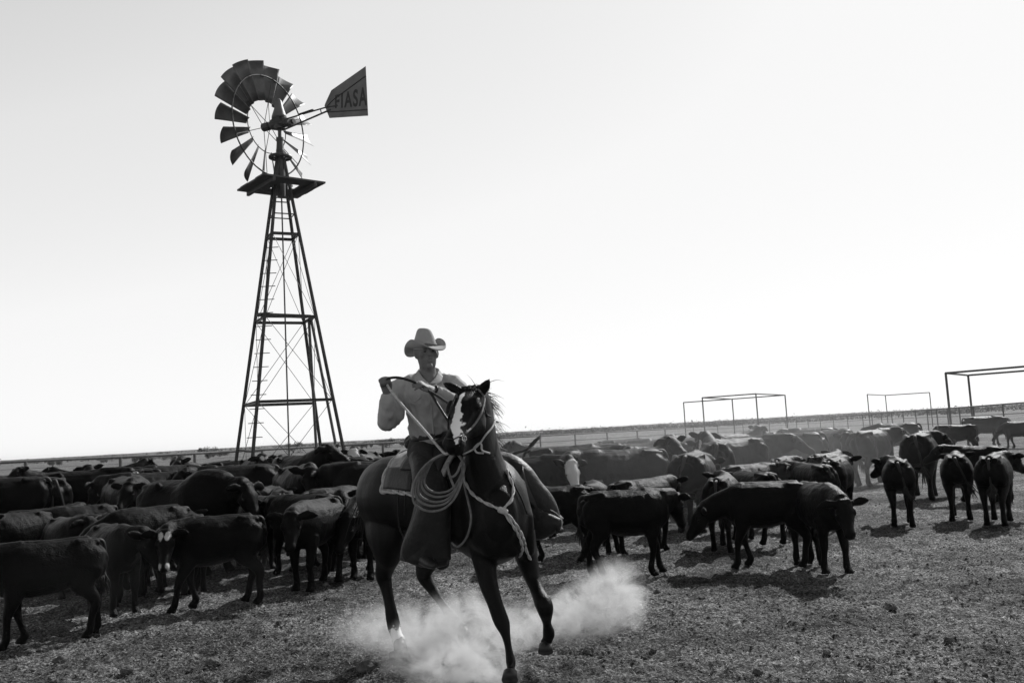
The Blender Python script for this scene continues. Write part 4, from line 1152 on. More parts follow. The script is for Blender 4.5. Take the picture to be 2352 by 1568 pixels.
for px, py in ((1062, 1008),):
    c = on_horse(px, py, .016, 5.72)
    N_ = 14; mb.tube([c+Vector((math.cos(2*math.pi*k/N_)*.013, -.004, math.sin(2*math.pi*k/N_)*.016)) for k in range(N_+1)], .0035, 6)
mb.tube([on_horse(1061, 998, .014, 5.7), on_horse(1063, 1020, .02, 5.7), on_horse(1067, 1042, .03, 5.75)], .0042, 6)
mb.build('bit', M['metal'], br, True)
mb = MB(); mb.tube([on_horse(1061, 1000, .01), on_horse(1050, 1006, .012), on_horse(1040, 1010, .012), on_horse(1028, 1008, .012)], .004, 6); mb.build('curb_strap', M['leather'], br, True)
# white braided rope round the neck
nr_ = empty('neck_rope', HO); tag(nr_, 'pale braided neck rope knotted on the chest of the dark horse, two ends hanging', 'rope')
world_tubes('rope_loop', [[on_horse(*q, .012) for q in ((1066, 1062), (1067, 1090), (1075, 1113), (1090, 1135), (1116, 1154), (1146, 1168), (1154, 1171))], [on_horse(*q, .012) for q in ((1154, 1171), (1162, 1161), (1173, 1148), (1177, 1128), (1175, 1112), (1167, 1094), (1160, 1080))]], .0105, M['braid_and_shine'], nr_, twist=True)
world_tubes('rope_end', [[on_horse(*q, .02) for q in ((1156, 1172), (1160, 1180), (1176, 1206), (1188, 1230), (1195, 1255), (1196, 1274))]], .0095, M['braid_and_shine'], nr_, twist=True)
world_tubes('rope_end', [[on_horse(*q, .02) for q in ((1157, 1171), (1167, 1183), (1185, 1210), (1198, 1236), (1206, 1255), (1212, 1270), (1216, 1280))]], .0095, M['braid_and_shine'], nr_, twist=True)
mb = MB(); c = on_horse(1154, 1171, .02); mb.tube([c-Vector((.02, 0, -.006)), c+Vector((.022, 0, -.012))], .021, 10, dome=True); mb.build('knot', M['braid_and_shine'], nr_, True)
# breast strap on the far shoulder
bs = empty('breast_strap', HO); tag(bs, 'thin dark leather strap slanting down the left shoulder of the dark horse', 'strap')
world_tubes('strap', [[on_horse(*q, .012, 6.5) for q in ((1168, 1085), (1180, 1115), (1195, 1145), (1208, 1180))]], .007, M['leather'], bs)
# lariat: coils hung at the saddle fork
la = empty('lariat', HO); tag(la, 'coiled stiff lariat hanging in front of the right thigh of the rider', 'lariat')
rl = random.Random(8)
base_loop = [(1046, 1040), (1012, 1046), (980, 1066), (956, 1098), (947, 1132), (956, 1158), (985, 1172), (1020, 1166), (1046, 1140), (1062, 1100), (1066, 1066), (1050, 1042)]
for k in range(5):
    s_ = 1-.06*k; dx, dy = 3.0*k+rl.uniform(-2, 2), -1.5*k+rl.uniform(-3, 3)
    ln = []
    for j, (px, py) in enumerate(base_loop):
        w_ = min(1, j/3, (len(base_loop)-1-j)/2)
        ln.append(hp(1046+(px-1046)*(1-(1-s_)*w_)+dx*w_*.4+rl.uniform(-1.5, 1.5), 1040+(py-1040)*(1-(1-s_)*w_*1.2)+dy*w_*.5, 6.06+.012*k))
    world_tubes('coil', [ln], .0078, M['rope'], la)
world_tubes('loose_loop', [[hp(1066, 1050, 6.02)]+[on_horse(px, py, .02, 6.05) for px, py in ((1067, 1082), (1073, 1120), (1080, 1155), (1086, 1190), (1078, 1230), (1056, 1251), (1040, 1242))]], .0078, M['rope'], la)
world_tubes('honda', [[hp(1030, 1085, 6.03), hp(1037, 1095, 6.02), hp(1050, 1085, 6.02), hp(1060, 1060, 6.02)], [hp(1028, 1060, 6.03), hp(1031, 1085, 6.03), hp(1044, 1122, 6.03)]], .008, M['rope'], la)
# reins, held by the rider and fastened to the bit
rn = empty('reins', HO); tag(rn, 'long split reins running from the rider hands to the bit', 'reins')
world_tubes('rein', [[hp(884, 868, 6.33), hp(893, 890, 6.30), hp(925, 931, 6.15), hp(975, 988, 5.93), hp(1018, 1038, 5.74), hp(1030, 1040, 5.70)]], .0085, M['braid_and_shine'], rn)  # pale colour stands in for the light shining off this rein
world_tubes('rein', [[hp(886, 872, 6.30), hp(895, 868, 6.29), hp(915, 867, 6.30), hp(940, 873, 6.32), hp(965, 884, 6.36), hp(985, 898, 6.36), hp(1003, 925, 6.27), hp(1024, 958, 6.16), hp(1048, 990, 6.12)]], .0095, M['leather'], rn)
world_tubes('rein', [[hp(974, 892, 6.36), hp(1000, 906, 6.32), hp(1024, 922, 6.22), hp(1050, 940, 6.14), hp(1075, 985, 6.2)]], .0095, M['leather'], rn)
# ------------------------------------------------------------------ rider
M['skin'] = mat('sunburnt_skin', 0.15, 0.6, 0.15, 20, 0.1, 120, spec=0.3)
M['shirt'] = mat('pale_work_shirt', 0.38, 0.9, 0.1, 25, 0.15, 60, spec=0.2)
M['felt'] = mat('pale_felt_hat', 0.33, 0.9, 0.12, 18, 0.1, 120, spec=0.2)
M['band'] = mat('hat_band', 0.10, 0.7, 0.2, 20)
M['jeans'] = mat('dark_denim', 0.03, 0.9, 0.3, 30, 0.2, 120)
M['hair'] = mat('short_dark_hair', 0.02, 0.7, 0.3, 60, 0.3, 150)
man = empty('person', HO)
tag(man, 'rider in a pale felt hat and work shirt holding the reins high, dark leather chaps', 'person')
hair_seed = 5
def rows_tube(mb, rows, sd, n=18, sub=4, dome=True):
    q = catmull([tuple(hp(*r_[:3]))+(r_[3], r_[4] if len(r_) > 4 else r_[3]) for r_ in rows], sub)
    mb.tube([Vector(v[:3]) for v in q], [(max(v[3], .004), max(v[4], .004)) for v in q], n, side=sd, dome=dome)
HX = Vector((1, .12, 0))         # across the shoulders
# joints
SH_R, EL_R, WR_R = (914, 884, 6.70), (889, 966, 6.62), (889, 906, 6.38)
SH_L, EL_L, WR_L = (1050, 882, 6.72), (1074, 948, 6.56), (1003, 897, 6.42)
HEADC = hp(980, 812, 6.66)
yaw = rad(19)
hf = Vector((math.sin(yaw), -math.cos(yaw), 0.02)).normalized()   # where he looks
hs_ = Vector((math.cos(yaw), math.sin(yaw), 0))                    # towards his left ear
hu_ = Vector((-.03, 0, 1))
def hd_pt(f_, s_, u_): return HEADC+hf*f_+hs_*s_+hu_*u_
def head_into(mb):
    prof = [(-.118, .030, .032, .030), (-.108, .048, .050, .024), (-.085, .060, .068, .012), (-.05, .067, .082, .002), (0, .073, .092, -.006), (.04, .076, .097, -.010), (.08, .073, .093, -.012), (.115, .058, .074, -.012), (.13, .03, .04, -.012)]
    ps = catmull(prof, 3)
    mb.tube([hd_pt(q[3], 0, q[0]) for q in ps], [(q[1], q[2]) for q in ps], 20, side=hs_, dome=True)
    mb.tube([hd_pt(.086, 0, .022), hd_pt(.104, 0, -.012), hd_pt(.108, 0, -.024)], [(.010, .012), (.014, .014), (.018, .012)], 10, side=hs_, dome=True)   # nose
    mb.tube([hd_pt(.084, -.045, .032), hd_pt(.095, 0, .034), hd_pt(.084, .045, .032)], .012, 8, dome=True)  # brow
    mb.tube([hd_pt(.088, -.020, -.056), hd_pt(.097, 0, -.054), hd_pt(.088, .020, -.056)], .008, 8, dome=True)  # lips
    mb.tube([hd_pt(.086, -.018, -.068), hd_pt(.094, 0, -.068), hd_pt(.086, .018, -.068)], .008, 8, dome=True)
    mb.tube([hd_pt(.072, 0, -.104), hd_pt(.078, 0, -.094)], .022, 10, dome=True)   # chin
    for s in (-1, 1):
        mb.tube([hd_pt(.062, s*.046, -.005), hd_pt(.05, s*.055, -.02)], .02, 8, dome=True)   # cheek bones
        mb.tube([hd_pt(-.012, s*.077, .03), hd_pt(-.012, s*.082, .0), hd_pt(-.004, s*.076, -.028)], [(.013, .022), (.013, .025), (.012, .014)], 10, side=hs_, dome=True)  # ears
    mb.tube([hd_pt(-.02, 0, -.06), hp(984, 862, 6.685), hp(986, 882, 6.665)], [(.058, .064), (.060, .062), (.062, .064)], 16, side=hs_, dome=True)
def finger(mb, pts, r0=.0105):
    q = catmull([tuple(p_) for p_ in pts], 3); k = len(q)
    mb.tube(q, [r0*(1-.25*i/(k-1)) for i in range(k)], 8, dome=True)
def hands_into(mb):
    # right fist, held up, fingers closed round the rein
    w = hp(*WR_R); c = hp(884, 879, 6.35)
    ax_ = (c-w).normalized(); acr = Vector((1, .25, .1)).normalized(); acr = (acr-ax_*acr.dot(ax_)).normalized(); fw = ax_.cross(acr)
    if fw.y > 0: fw = -fw
    mb.tube([w-ax_*.03, w+ax_*.02, c+ax_*.0, c+ax_*.035], [(.026, .022), (.030, .024), (.040, .022), (.036, .018)], 14, side=acr, dome=True)
    for k in range(4):   # knuckles across, curled towards the palm
        o_ = acr*(-.033+.022*k); le = (.040, .046, .044, .036)[k]
        b_ = c+ax_*(.030-.004*abs(k-1.5))+o_
        finger(mb, [b_-ax_*.005, b_+ax_*.012+fw*.022, b_-ax_*.004+fw*le, b_-ax_*.028+fw*(le*.9), b_-ax_*.034+fw*.016], .0115)
    finger(mb, [w+ax_*.03+acr*.028+fw*.012, c+acr*.036+fw*.030-ax_*.005, c+acr*.024+fw*.046+ax_*.018, c+acr*.004+fw*.050+ax_*.048], .0125)
    # left hand, palm down over the reins, fingers reaching to the right hand
    w = hp(*WR_L); k_ = hp(975, 885, 6.37)
    ax_ = (k_-w).normalized(); upv = Vector((.1, -.45, .9)); upv = (upv-ax_*upv.dot(ax_)).normalized(); acr = ax_.cross(upv)
    if acr.y > 0: acr = -acr
    mb.tube([w-ax_*.03, w+ax_*.015, w.lerp(k_, .6), k_], [(.025, .020), (.030, .020), (.040, .018), (.038, .014)], 14, side=acr, dome=True)
    for k in range(4):
        o_ = acr*(.033-.022*k); le = (.060, .074, .078, .066)[k]; dr = (.030, .020, .012, .004)[k]
        b_ = k_+o_
        finger(mb, [b_-ax_*.01, b_+ax_*le*.45+upv*.006, b_+ax_*le*.8-upv*(.008+dr*.5), b_+ax_*le*1.05-upv*(.022+dr)], .0105)
    finger(mb, [w+ax_*.03+acr*.03, w+ax_*.06+acr*.048-upv*.012, k_+acr*.040-upv*.022, k_+ax_*.03+acr*.03-upv*.026], .0115)
# the body itself: one skin
mb = MB()
head_into(mb); hands_into(mb)
rows_tube(mb, [(985, 1050, 6.78, .15, .11), (990, 1000, 6.76, .13, .095), (987, 945, 6.72, .145, .10), (984, 905, 6.70, .16, .10), (984, 882, 6.70, .13, .08)], HX)
for sh_, el, wr in ((SH_R, EL_R, WR_R), (SH_L, EL_L, WR_L)):
    rows_tube(mb, [(sh_[0], sh_[1], sh_[2], .052), ((sh_[0]+el[0])/2, (sh_[1]+el[1])/2, (sh_[2]+el[2])/2, .046), (*el, .040), ((wr[0]+el[0])/2, (wr[1]+el[1])/2, (wr[2]+el[2])/2, .036), (*wr, .026)], None, 12)
rows_tube(mb, [(972, 1050, 6.66, .09), (992, 1110, 6.46, .075), (1003, 1150, 6.38, .058), (985, 1215, 6.44, .052), (968, 1268, 6.50, .036), (966, 1282, 6.48, .038)], None, 14)
rows_tube(mb, [(1010, 1050, 6.86, .09), (1110, 1066, 6.88, .08), (1196, 1090, 6.80, .058), (1232, 1140, 6.80, .052), (1262, 1186, 6.80, .036), (1270, 1200, 6.76, .04)], None, 14)
pme = fused(mb, 0.0075, 3, 'body')
link_mesh('body', pme, man, [M['skin']])
for s in (-1, 1):
    mb = MB(); c = hd_pt(.077, s*.031, .008); mb.tube([c-hs_*.007, c+hs_*.007], .0055, 8, dome=True); mb.build('eye', M['eye'], man, True)
# hair under the hat
mb = MB(); mb.tube([hd_pt(-.05, 0, -.045), hd_pt(-.048, 0, 0), hd_pt(-.04, 0, .05), hd_pt(-.03, 0, .09)], [(.056, .052), (.072, .062), (.076, .074), (.066, .07)], 18, side=hs_, dome=True)
for s in (-1, 1): mb.tube([hd_pt(.0, s*.073, .04), hd_pt(.004, s*.070, -.006)], [(.006, .016), (.004, .008)], 8, side=hs_, dome=True)
mb.build('hair', M['hair'], man, True)
def cloth_noise(me, amp, sc):
    co = coords(me); no = np.empty(len(co)*3, dtype=np.float32); me.vertices.foreach_get('normal', no); no = no.reshape(-1, 3)
    w = np.array([mnoise.noise(Vector((c[0]*sc, c[1]*sc, c[2]*sc*.5)))*amp for c in co], dtype=np.float32)
    me.vertices.foreach_set('co', (co+no*w[:, None]).ravel()); me.update()
def sheet(rows, th, name, m_, parent):
    """rows of points (px, py, d) -> a leather sheet with thickness"""
    P = [[hp(*q) for q in row] for row in rows]
    fine = [catmull([tuple(p_) for p_ in row], 4) for row in P]
    cols = list(zip(*fine)); cols = [catmull([tuple(p_) for p_ in c_], 4) for c_ in cols]
    g_ = [list(r_) for r_ in zip(*cols)]; nr_2, nc_2 = len(g_), len(g_[0])
    mb = MB(); vs = []
    for lay in (0, 1):
        for i in range(nr_2):
            for j in range(nc_2):
                a = Vector(g_[min(i+1, nr_2-1)][j])-Vector(g_[max(i-1, 0)][j]); b = Vector(g_[i][min(j+1, nc_2-1)])-Vector(g_[i][max(j-1, 0)])
                nn_ = a.cross(b); nn_ = nn_.normalized() if nn_.length > 1e-9 else Vector((0, -1, 0))
                vs.append(Vector(g_[i][j])+nn_*(th*(lay-.5)))
    N2 = nr_2*nc_2; fs = []
    for i in range(nr_2-1):
        for j in range(nc_2-1):
            q = i*nc_2+j; fs.append((q, q+1, q+nc_2+1, q+nc_2)); fs.append((N2+q, N2+q+nc_2, N2+q+nc_2+1, N2+q+1))
    for i in range(nr_2-1):
        q = i*nc_2; fs.append((q, q+nc_2, N2+q+nc_2, N2+q)); q += nc_2-1; fs.append((q, N2+q, N2+q+nc_2, q+nc_2))
    for j in range(nc_2-1):
        fs.append((j, N2+j, N2+j+1, j+1)); q = (nr_2-1)*nc_2+j; fs.append((q, q+1, N2+q+1, N2+q))
    mb.add(vs, fs); return mb.build(name, m_, parent, True)
# shirt: torso, sleeves, collar welded into one cloth
mb = MB()
rows_tube(mb, [(988, 1008, 6.77, .120, .095), (988, 1000, 6.76, .134, .108), (987, 985, 6.755, .150, .122), (986, 940, 6.72, .168, .122), (984, 905, 6.70, .186, .12), (985, 888, 6.71, .155, .088), (986, 877, 6.72, .09, .06)], HX, 24)
mb.tube([hp(922, 885, 6.70), hp(958, 874, 6.72), hp(1012, 873, 6.73), hp(1046, 882, 6.72)], [(.055, .06), (.058, .052), (.058, .052), (.055, .06)], 14, dome=True)
rows_tube(mb, [(924, 884, 6.70, .066), (908, 905, 6.68, .070), (898, 935, 6.64, .076), (893, 962, 6.60, .070), (889, 968, 6.52, .062), (890, 948, 6.46, .058), (889, 925, 6.41, .047), (889, 912, 6.39, .036)], None, 16)
rows_tube(mb, [(912, 940, 6.62, .06), (904, 960, 6.58, .06)], None, 14)
rows_tube(mb, [(1043, 883, 6.72, .066), (1058, 905, 6.69, .068), (1070, 932, 6.62, .068), (1070, 946, 6.56, .062), (1052, 930, 6.51, .056), (1030, 914, 6.47, .046), (1010, 901, 6.435, .036)], None, 16)
sme = fused(mb, 0.010, 3, 'shirt')
co = coords(sme); no = np.empty(len(co)*3, dtype=np.float32); sme.vertices.foreach_get('normal', no); no = no.reshape(-1, 3)
wr_ = np.array([mnoise.noise(Vector((c[0]*9, c[1]*9, c[2]*9)))*.012+(0.45-abs(mnoise.noise(Vector((c[0]*15+c[2]*11, c[1]*12, c[2]*7-c[0]*14)))))*.024 for c in co], dtype=np.float32)
sme.vertices.foreach_set('co', (co+no*wr_[:, None]).ravel()); sme.update()
shirt = link_mesh('shirt', sme, man, [M['shirt']])
col_ = sheet([[(963, 853, 6.67), (972, 868, 6.605), (986, 881, 6.575)], [(957, 860, 6.655), (963, 874, 6.60), (976, 885, 6.57)], [(951, 867, 6.64), (955, 880, 6.595), (967, 888, 6.57)]], .005, 'collar', M['shirt'], shirt)
sheet([[(1007, 853, 6.69), (999, 868, 6.62), (987, 881, 6.575)], [(1012, 858, 6.68), (1006, 872, 6.61), (995, 881, 6.57)], [(1017, 864, 6.67), (1013, 876, 6.61), (1003, 882, 6.58)]], .005, 'collar', M['shirt'], shirt)
sheet([[(963, 853, 6.67), (964, 846, 6.74), (985, 842, 6.80), (1006, 846, 6.76), (1007, 853, 6.69)], [(955, 864, 6.66), (956, 858, 6.75), (985, 855, 6.82), (1014, 858, 6.77), (1015, 863, 6.68)]], .005, 'collar', M['shirt'], shirt)
sbv = BVHTree.FromPolygons([v_.co.copy() for v_ in sme.vertices], [tuple(p_.vertices) for p_ in sme.polygons])
def on_shirt(px, py, off=.006, d=6.6):
    r = (_F*F_PX+_R*(px-1176)+_U*(784-py)).normalized()
    hit = sbv.ray_cast(Vector((0, 0, CAM_H))-HO, r)
    return hit[0]-r*off if hit[0] is not None else hp(px, py, d)
world_tubes('placket', [[on_shirt(x, y, .002) for x, y in ((986, 880), (988, 905), (991, 940), (994, 975), (996, 998))]], .008, M['shirt'], shirt)
world_tubes('pocket_flap', [[on_shirt(x, y, .003) for x, y in ((934, 906), (937, 913), (952, 922), (966, 911), (968, 904))]], .005, M['shirt'], shirt)
mb = MB(); c = hp(*WR_R); d_ = (hp(884, 879, 6.35)-c).normalized(); mb.tube([c-d_*.035, c+d_*.008], [.036, .035], 16); c = hp(*WR_L); d_ = (hp(975, 885, 6.37)-c).normalized(); 
mb2 = MB(); mb2.tube([c-d_*.035, c+d_*.004], [.036, .035], 16)
mb.build('cuff', M['shirt'], shirt, True); mb2.build('cuff', M['shirt'], shirt, True)
mb = MB(); mb.tube([c+d_*.006, c+d_*.02], [.033, .032], 16); mb.build('watch', M['leather'], man, True)
# hat: crown and rolled brim
hat = empty('hat', (0, 0, 0)); hat.parent = man
HYAW = rad(44); bf = Vector((math.sin(HYAW), -math.cos(HYAW), -.06)).normalized(); bs_ = Vector((math.cos(HYAW), math.sin(HYAW), .07)).normalized(); bu = bs_.cross(bf); bu = bu if bu.z > 0 else -bu
HB = hp(976, 797, 6.665)
mb = MB()
cr = [(-.012, .083, .099), (.0, .081, .097), (.045, .073, .088), (.09, .058, .074), (.122, .044, .060), (.134, .030, .046)]
cs = catmull(cr, 3); nC = 28; vs = []
for u_, a_, b_ in cs:
    for k in range(nC):
        an = 2*math.pi*k/nC
        du = 0.0
        if u_ > .085: du = -.018*(1-abs(math.cos(an)))*((u_-.085)/.04)*(0.0)+.012*math.cos(an)*((u_-.085)/.04)*-.5
        vs.append(HB+bs_*(a_*math.cos(an))+bf*(b_*math.sin(an))+bu*(u_+du))
fs = []
for i in range(len(cs)-1):
    for k in range(nC):
        k2 = (k+1) % nC; fs.append((i*nC+k, i*nC+k2, (i+1)*nC+k2, (i+1)*nC+k))
ce = len(vs); vs.append(HB+bu*.098); b0 = (len(cs)-1)*nC
for k in range(nC): fs.append((b0+k, b0+(k+1) % nC, ce))
mb.add(vs, fs); mb.build('crown', M['felt'], hat, True)
mb = MB(); nB, nR = 56, 7; vs = []
for lay in (0, 1):
    for i in range(nR+1):
        q = i/nR
        for k in range(nB):
            an = 2*math.pi*k/nB
            wd = .066+.016*abs(math.sin(an))
            r_s = .079+q*wd*(1-.28*q*abs(math.cos(an))); r_f = .095+q*wd
            curl = q**2*(.060*abs(math.cos(an))**2-.030*abs(math.sin(an))**2)-.034*q*q*max(0, -math.sin(an))
            vs.append(HB+bs_*(r_s*math.cos(an))+bf*(r_f*math.sin(an))+bu*(curl-.004+.006*lay))
N_ = (nR+1)*nB; fs = []
for i in range(nR):
    for k in range(nB):
        k2 = (k+1) % nB; a = i*nB
        fs.append((a+k, a+nB+k, a+nB+k2, a+k2)); fs.append((N_+a+k, N_+a+k2, N_+a+nB+k2, N_+a+nB+k))
for k in range(nB):
    k2 = (k+1) % nB; a = nR*nB
    fs.append((a+k, N_+a+k, N_+a+k2, a+k2)); fs.append((k, k2, N_+k2, N_+k))
mb.add(vs, fs); mb.build('brim', M['felt'], hat, True)
mb = MB()
mb.tube([HB+bs_*(.0815*math.cos(2*math.pi*k/32))+bf*(.0975*math.sin(2*math.pi*k/32))+bu*.012 for k in range(33)], [(.010, .003)]*33, 8, side=bu, cap=False)
mb.build('band', M['band'], hat, True)
# jeans and belt
mb = MB()
rows_tube(mb, [(988, 1000, 6.765, .138, .112), (986, 1030, 6.79, .165, .13), (988, 1056, 6.80, .17, .14)], HX, 20)
rows_tube(mb, [(968, 1040, 6.70, .10), (985, 1085, 6.54, .10), (1000, 1140, 6.40, .08)], None, 16)
rows_tube(mb, [(1012, 1042, 6.84, .10), (1100, 1064, 6.88, .095), (1190, 1088, 6.80, .072)], None, 16)
jme = fused(mb, .012, 3, 'jeans'); link_mesh('jeans', jme, man, [M['jeans']])
mb = MB(); c = hp(990, 1001, 6.765); nb_ = 32
mb.tube([c+HX*(.146*math.cos(2*math.pi*k/nb_))+Vector((-.12, 1, 0))*(.121*math.sin(2*math.pi*k/nb_))+Vector((0, 0, .015*math.cos(2*math.pi*k/nb_))) for k in range(nb_+1)], [(.022, .005)]*(nb_+1), 8, side=Vector((0, 0, 1)), cap=False)
mb.build('belt', M['leather'], man, True)
mb = MB(); mb.box(c+Vector((.02, -.126, 0)), (.042, .008, .03)); mb.build('buckle', M['leather'], man)
# chaps
mb = MB()
fl = Vector((1, -.25, 0))
rows_tube(mb, [(966, 1052, 6.66, .095, .10), (984, 1095, 6.50, .115, .115), (998, 1140, 6.38, .12, .10), (996, 1180, 6.37, .13, .085), (986, 1230, 6.42, .155, .075), (978, 1268, 6.48, .17, .06), (976, 1288, 6.50, .165, .045)], fl, 20)
cme = fused(mb, .012, 3, 'chap'); cloth_noise(cme, .016, 6); link_mesh('chap', cme, man, [M['chaps']])
mb = MB()
rows_tube(mb, [(1060, 1055, 6.90, .10, .11), (1130, 1062, 6.88, .11, .115), (1190, 1090, 6.80, .105, .11), (1214, 1125, 6.79, .115, .10), (1238, 1165, 6.80, .135, .09), (1252, 1200, 6.82, .125, .07), (1258, 1216, 6.82, .10, .05)], Vector((.8, -.2, .6)), 20)
cme = fused(mb, .012, 3, 'chap'); cloth_noise(cme, .012, 6); lc_ = link_mesh('chap', cme, man, [M['chaps']])
# the wing of the left chap, lifted by the wind
sheet([[(1196, 1050, 6.86), (1214, 1082, 6.86), (1240, 1125, 6.88), (1268, 1163, 6.90), (1294, 1190, 6.90)],
       [(1200, 1075, 6.70), (1210, 1105, 6.70), (1228, 1140, 6.72), (1256, 1170, 6.76), (1290, 1192, 6.82)],
       [(1188, 1090, 6.68), (1202, 1120, 6.66), (1216, 1152, 6.68), (1240, 1178, 6.72), (1270, 1196, 6.78)]], .006, 'chap_wing', M['chaps'], lc_)
sheet([[(957, 1140, 6.50), (962, 1140, 6.42), (996, 1145, 6.29), (1034, 1140, 6.33)],
       [(944, 1195, 6.54), (950, 1195, 6.43), (988, 1200, 6.30), (1035, 1195, 6.35)],
       [(924, 1250, 6.58), (938, 1250, 6.46), (985, 1254, 6.36), (1035, 1250, 6.40)],
       [(918, 1285, 6.60), (936, 1290, 6.48), (980, 1292, 6.40), (1036, 1284, 6.42)]], .006, 'chap_wing', M['chaps'], man)
# boots in hooded stirrups
for a, b, cc in (((966, 1278, 6.50), (986, 1292, 6.36), 'near'), ((1256, 1190, 6.80), (1274, 1206, 6.72), 'far')):
    mb = MB(); a, b = hp(*a), hp(*b); dd_ = (b-a).normalized()
    mb.tube([a-dd_*.05, a+dd_*.05, b+dd_*.02, b+dd_*.08], [(.04, .05), (.045, .05), (.042, .035), (.025, .02)], 14, side=Vector((.8, .6, 0)), dome=True)
    mb.tube([a-dd_*.03+Vector((0, 0, -.05)), a+dd_*.0+Vector((0, 0, -.05))], [(.032, .03), (.03, .028)], 10)
    mb.build('boot', M['leather'], man, True)
mb = MB()
rows_tube(mb, [(1212, 1196, 6.74, .135, .05), (1238, 1204, 6.72, .115, .06), (1262, 1203, 6.70, .082, .055), (1280, 1200, 6.69, .050, .04), (1290, 1197, 6.69, .024, .02)], Vector((.1, 0, 1)), 18)
hme_ = fused(mb, .010, 2, 'stirrup_hood'); link_mesh('stirrup_hood', hme_, sad, [M['chaps']])
world_tubes('stitching', [[hp(1264, 1170, 6.61), hp(1276, 1177, 6.61), hp(1287, 1188, 6.62), hp(1291, 1202, 6.63), hp(1288, 1216, 6.64)]], .0035, M['braid_and_shine'], sad)
# ------------------------------------------------------------------ crumbs, straw and clods on the ground
M['clod'] = mat('dry_dung', 0.10, 0.95, 0.5, 14, 0.6, 60, spec=0.1, rand=0.4)
M['crumb'] = mat('dung_crumbs', 0.115, 0.95, 0.7, 5, 0, 60, spec=0.1)
M['straw'] = mat('chaff_and_straw', 0.36, 0.85, 0.6, 9, 0, 60, spec=0.2)
ng = np.random.default_rng(5)
def scatter(n, ymin, ymax, p_=1.5):
    u = ng.random(n)
    y = (ymin**(1-p_)+u*(ymax**(1-p_)-ymin**(1-p_)))**(1/(1-p_))
    x = (ng.random(n)*1.5-0.75)*y
    return x, y
def np_mesh(name, verts, faces, nper):
    me = bpy.data.meshes.new(name)
    me.vertices.add(len(verts)); me.vertices.foreach_set('co', verts.astype(np.float32).ravel())
    me.loops.add(faces.size); me.loops.foreach_set('vertex_index', faces.astype(np.int32).ravel())
    nf = faces.size//nper
    me.polygons.add(nf); me.polygons.foreach_set('loop_start', np.arange(0, faces.size, nper, dtype=np.int32)); me.polygons.foreach_set('loop_total', np.full(nf, nper, dtype=np.int32))
    me.update(); me.validate(); return me
N1 = 34000
x, y = scatter(N1, 5.0, 26, 1.7)
keep = vnoise(x*1.1, y*1.1, 21)*.6+vnoise(x*3.3, y*3.3, 22)*.4+ng.random(N1)*.35 > .55
x, y = x[keep], y[keep]; N1 = len(x)
sz = 0.0040+0.0115*ng.random(N1)**5+0.0032*(y/10)
oct_ = np.array([(1, 0, 0), (-1, 0, 0), (0, 1, 0), (0, -1, 0), (0, 0, 1), (0, 0, -.6)], float)
of = np.array([(0, 2, 4), (2, 1, 4), (1, 3, 4), (3, 0, 4), (2, 0, 5), (1, 2, 5), (3, 1, 5), (0, 3, 5)])
v = oct_[None]*(1+.5*(ng.random((N1, 6, 1))-.5))*sz[:, None, None]*np.array([1.25, 1.0, .75])[None, None]
an = ng.random(N1)*6.28; ca, sa = np.cos(an)[:, None], np.sin(an)[:, None]
v = np.stack([v[..., 0]*ca-v[..., 1]*sa, v[..., 0]*sa+v[..., 1]*ca, v[..., 2]], -1)
v += np.stack([x, y, ground_z(x, y)+sz*.35], -1)[:, None, :]
f = (of[None]+(np.arange(N1)*6)[:, None, None]).reshape(-1, 3)
o = link_mesh('dung_crumbs', np_mesh('dung_crumbs', v.reshape(-1, 3), f, 3), None, [M['crumb']])
tag(o, 'dark crumbs of dung and earth strewn over the pen ground', 'dung', kind='stuff')
N2 = 42000
x, y = scatter(N2, 5.0, 24, 1.6)
keep = vnoise(x*.8+9, y*.8, 31)*.7+ng.random(N2)*.5 > .52
x, y = x[keep], y[keep]; N2 = len(x)
ln = (0.008+0.030*ng.random(N2)**3); wd = 0.0016+.0012*ng.random(N2)+.0003*y/8
an = ng.random(N2)*6.28; tl = (ng.random(N2)-.25)*.9
d3 = np.stack([np.cos(an)*np.cos(tl), np.sin(an)*np.cos(tl), np.sin(tl)], -1); s3 = np.stack([-np.sin(an), np.cos(an), .4*(ng.random(N2)-.5)], -1)
c = np.stack([x, y, ground_z(x, y)+.006+np.abs(np.sin(tl))*ln*.4], -1)
v = np.stack([c-d3*ln[:, None]*.5-s3*wd[:, None], c-d3*ln[:, None]*.5+s3*wd[:, None], c+d3*ln[:, None]*.5+s3*wd[:, None]*.5, c+d3*ln[:, None]*.5-s3*wd[:, None]*.5], 1)
f = np.arange(N2*4).reshape(-1, 4)
o = link_mesh('straw', np_mesh('straw', v.reshape(-1, 3), f, 4), None, [M['straw']])
tag(o, 'pale bits of straw and trampled grass lying over the pen ground', 'straw', kind='stuff')
def clod(px, py, size, label, seed):
    g_ = ground_at(px, py); bm = bmesh.new(); bmesh.ops.create_icosphere(bm, subdivisions=3, radius=1)
    for q in bm.verts:
        k = 1+.35*mnoise.noise(q.co*1.4+Vector((seed*3.7, 0, 0)))+.22*mnoise.noise(q.co*3.5+Vector((0, seed, 0)))+.10*mnoise.noise(q.co*9)
        q.co = q.co*k; q.co.z *= .72
        q.co *= size
    me = bpy.data.meshes.new('clod'); bm.to_mesh(me); bm.free()
    o = link_mesh('clod', me, None, [M['clod']]); o.location = (g_.x, g_.y, float(ground_z(g_.x, g_.y))+size*.42); o.rotation_euler = (0, 0, seed)
    tag(o, label, 'clod', 'clods on the pen ground')
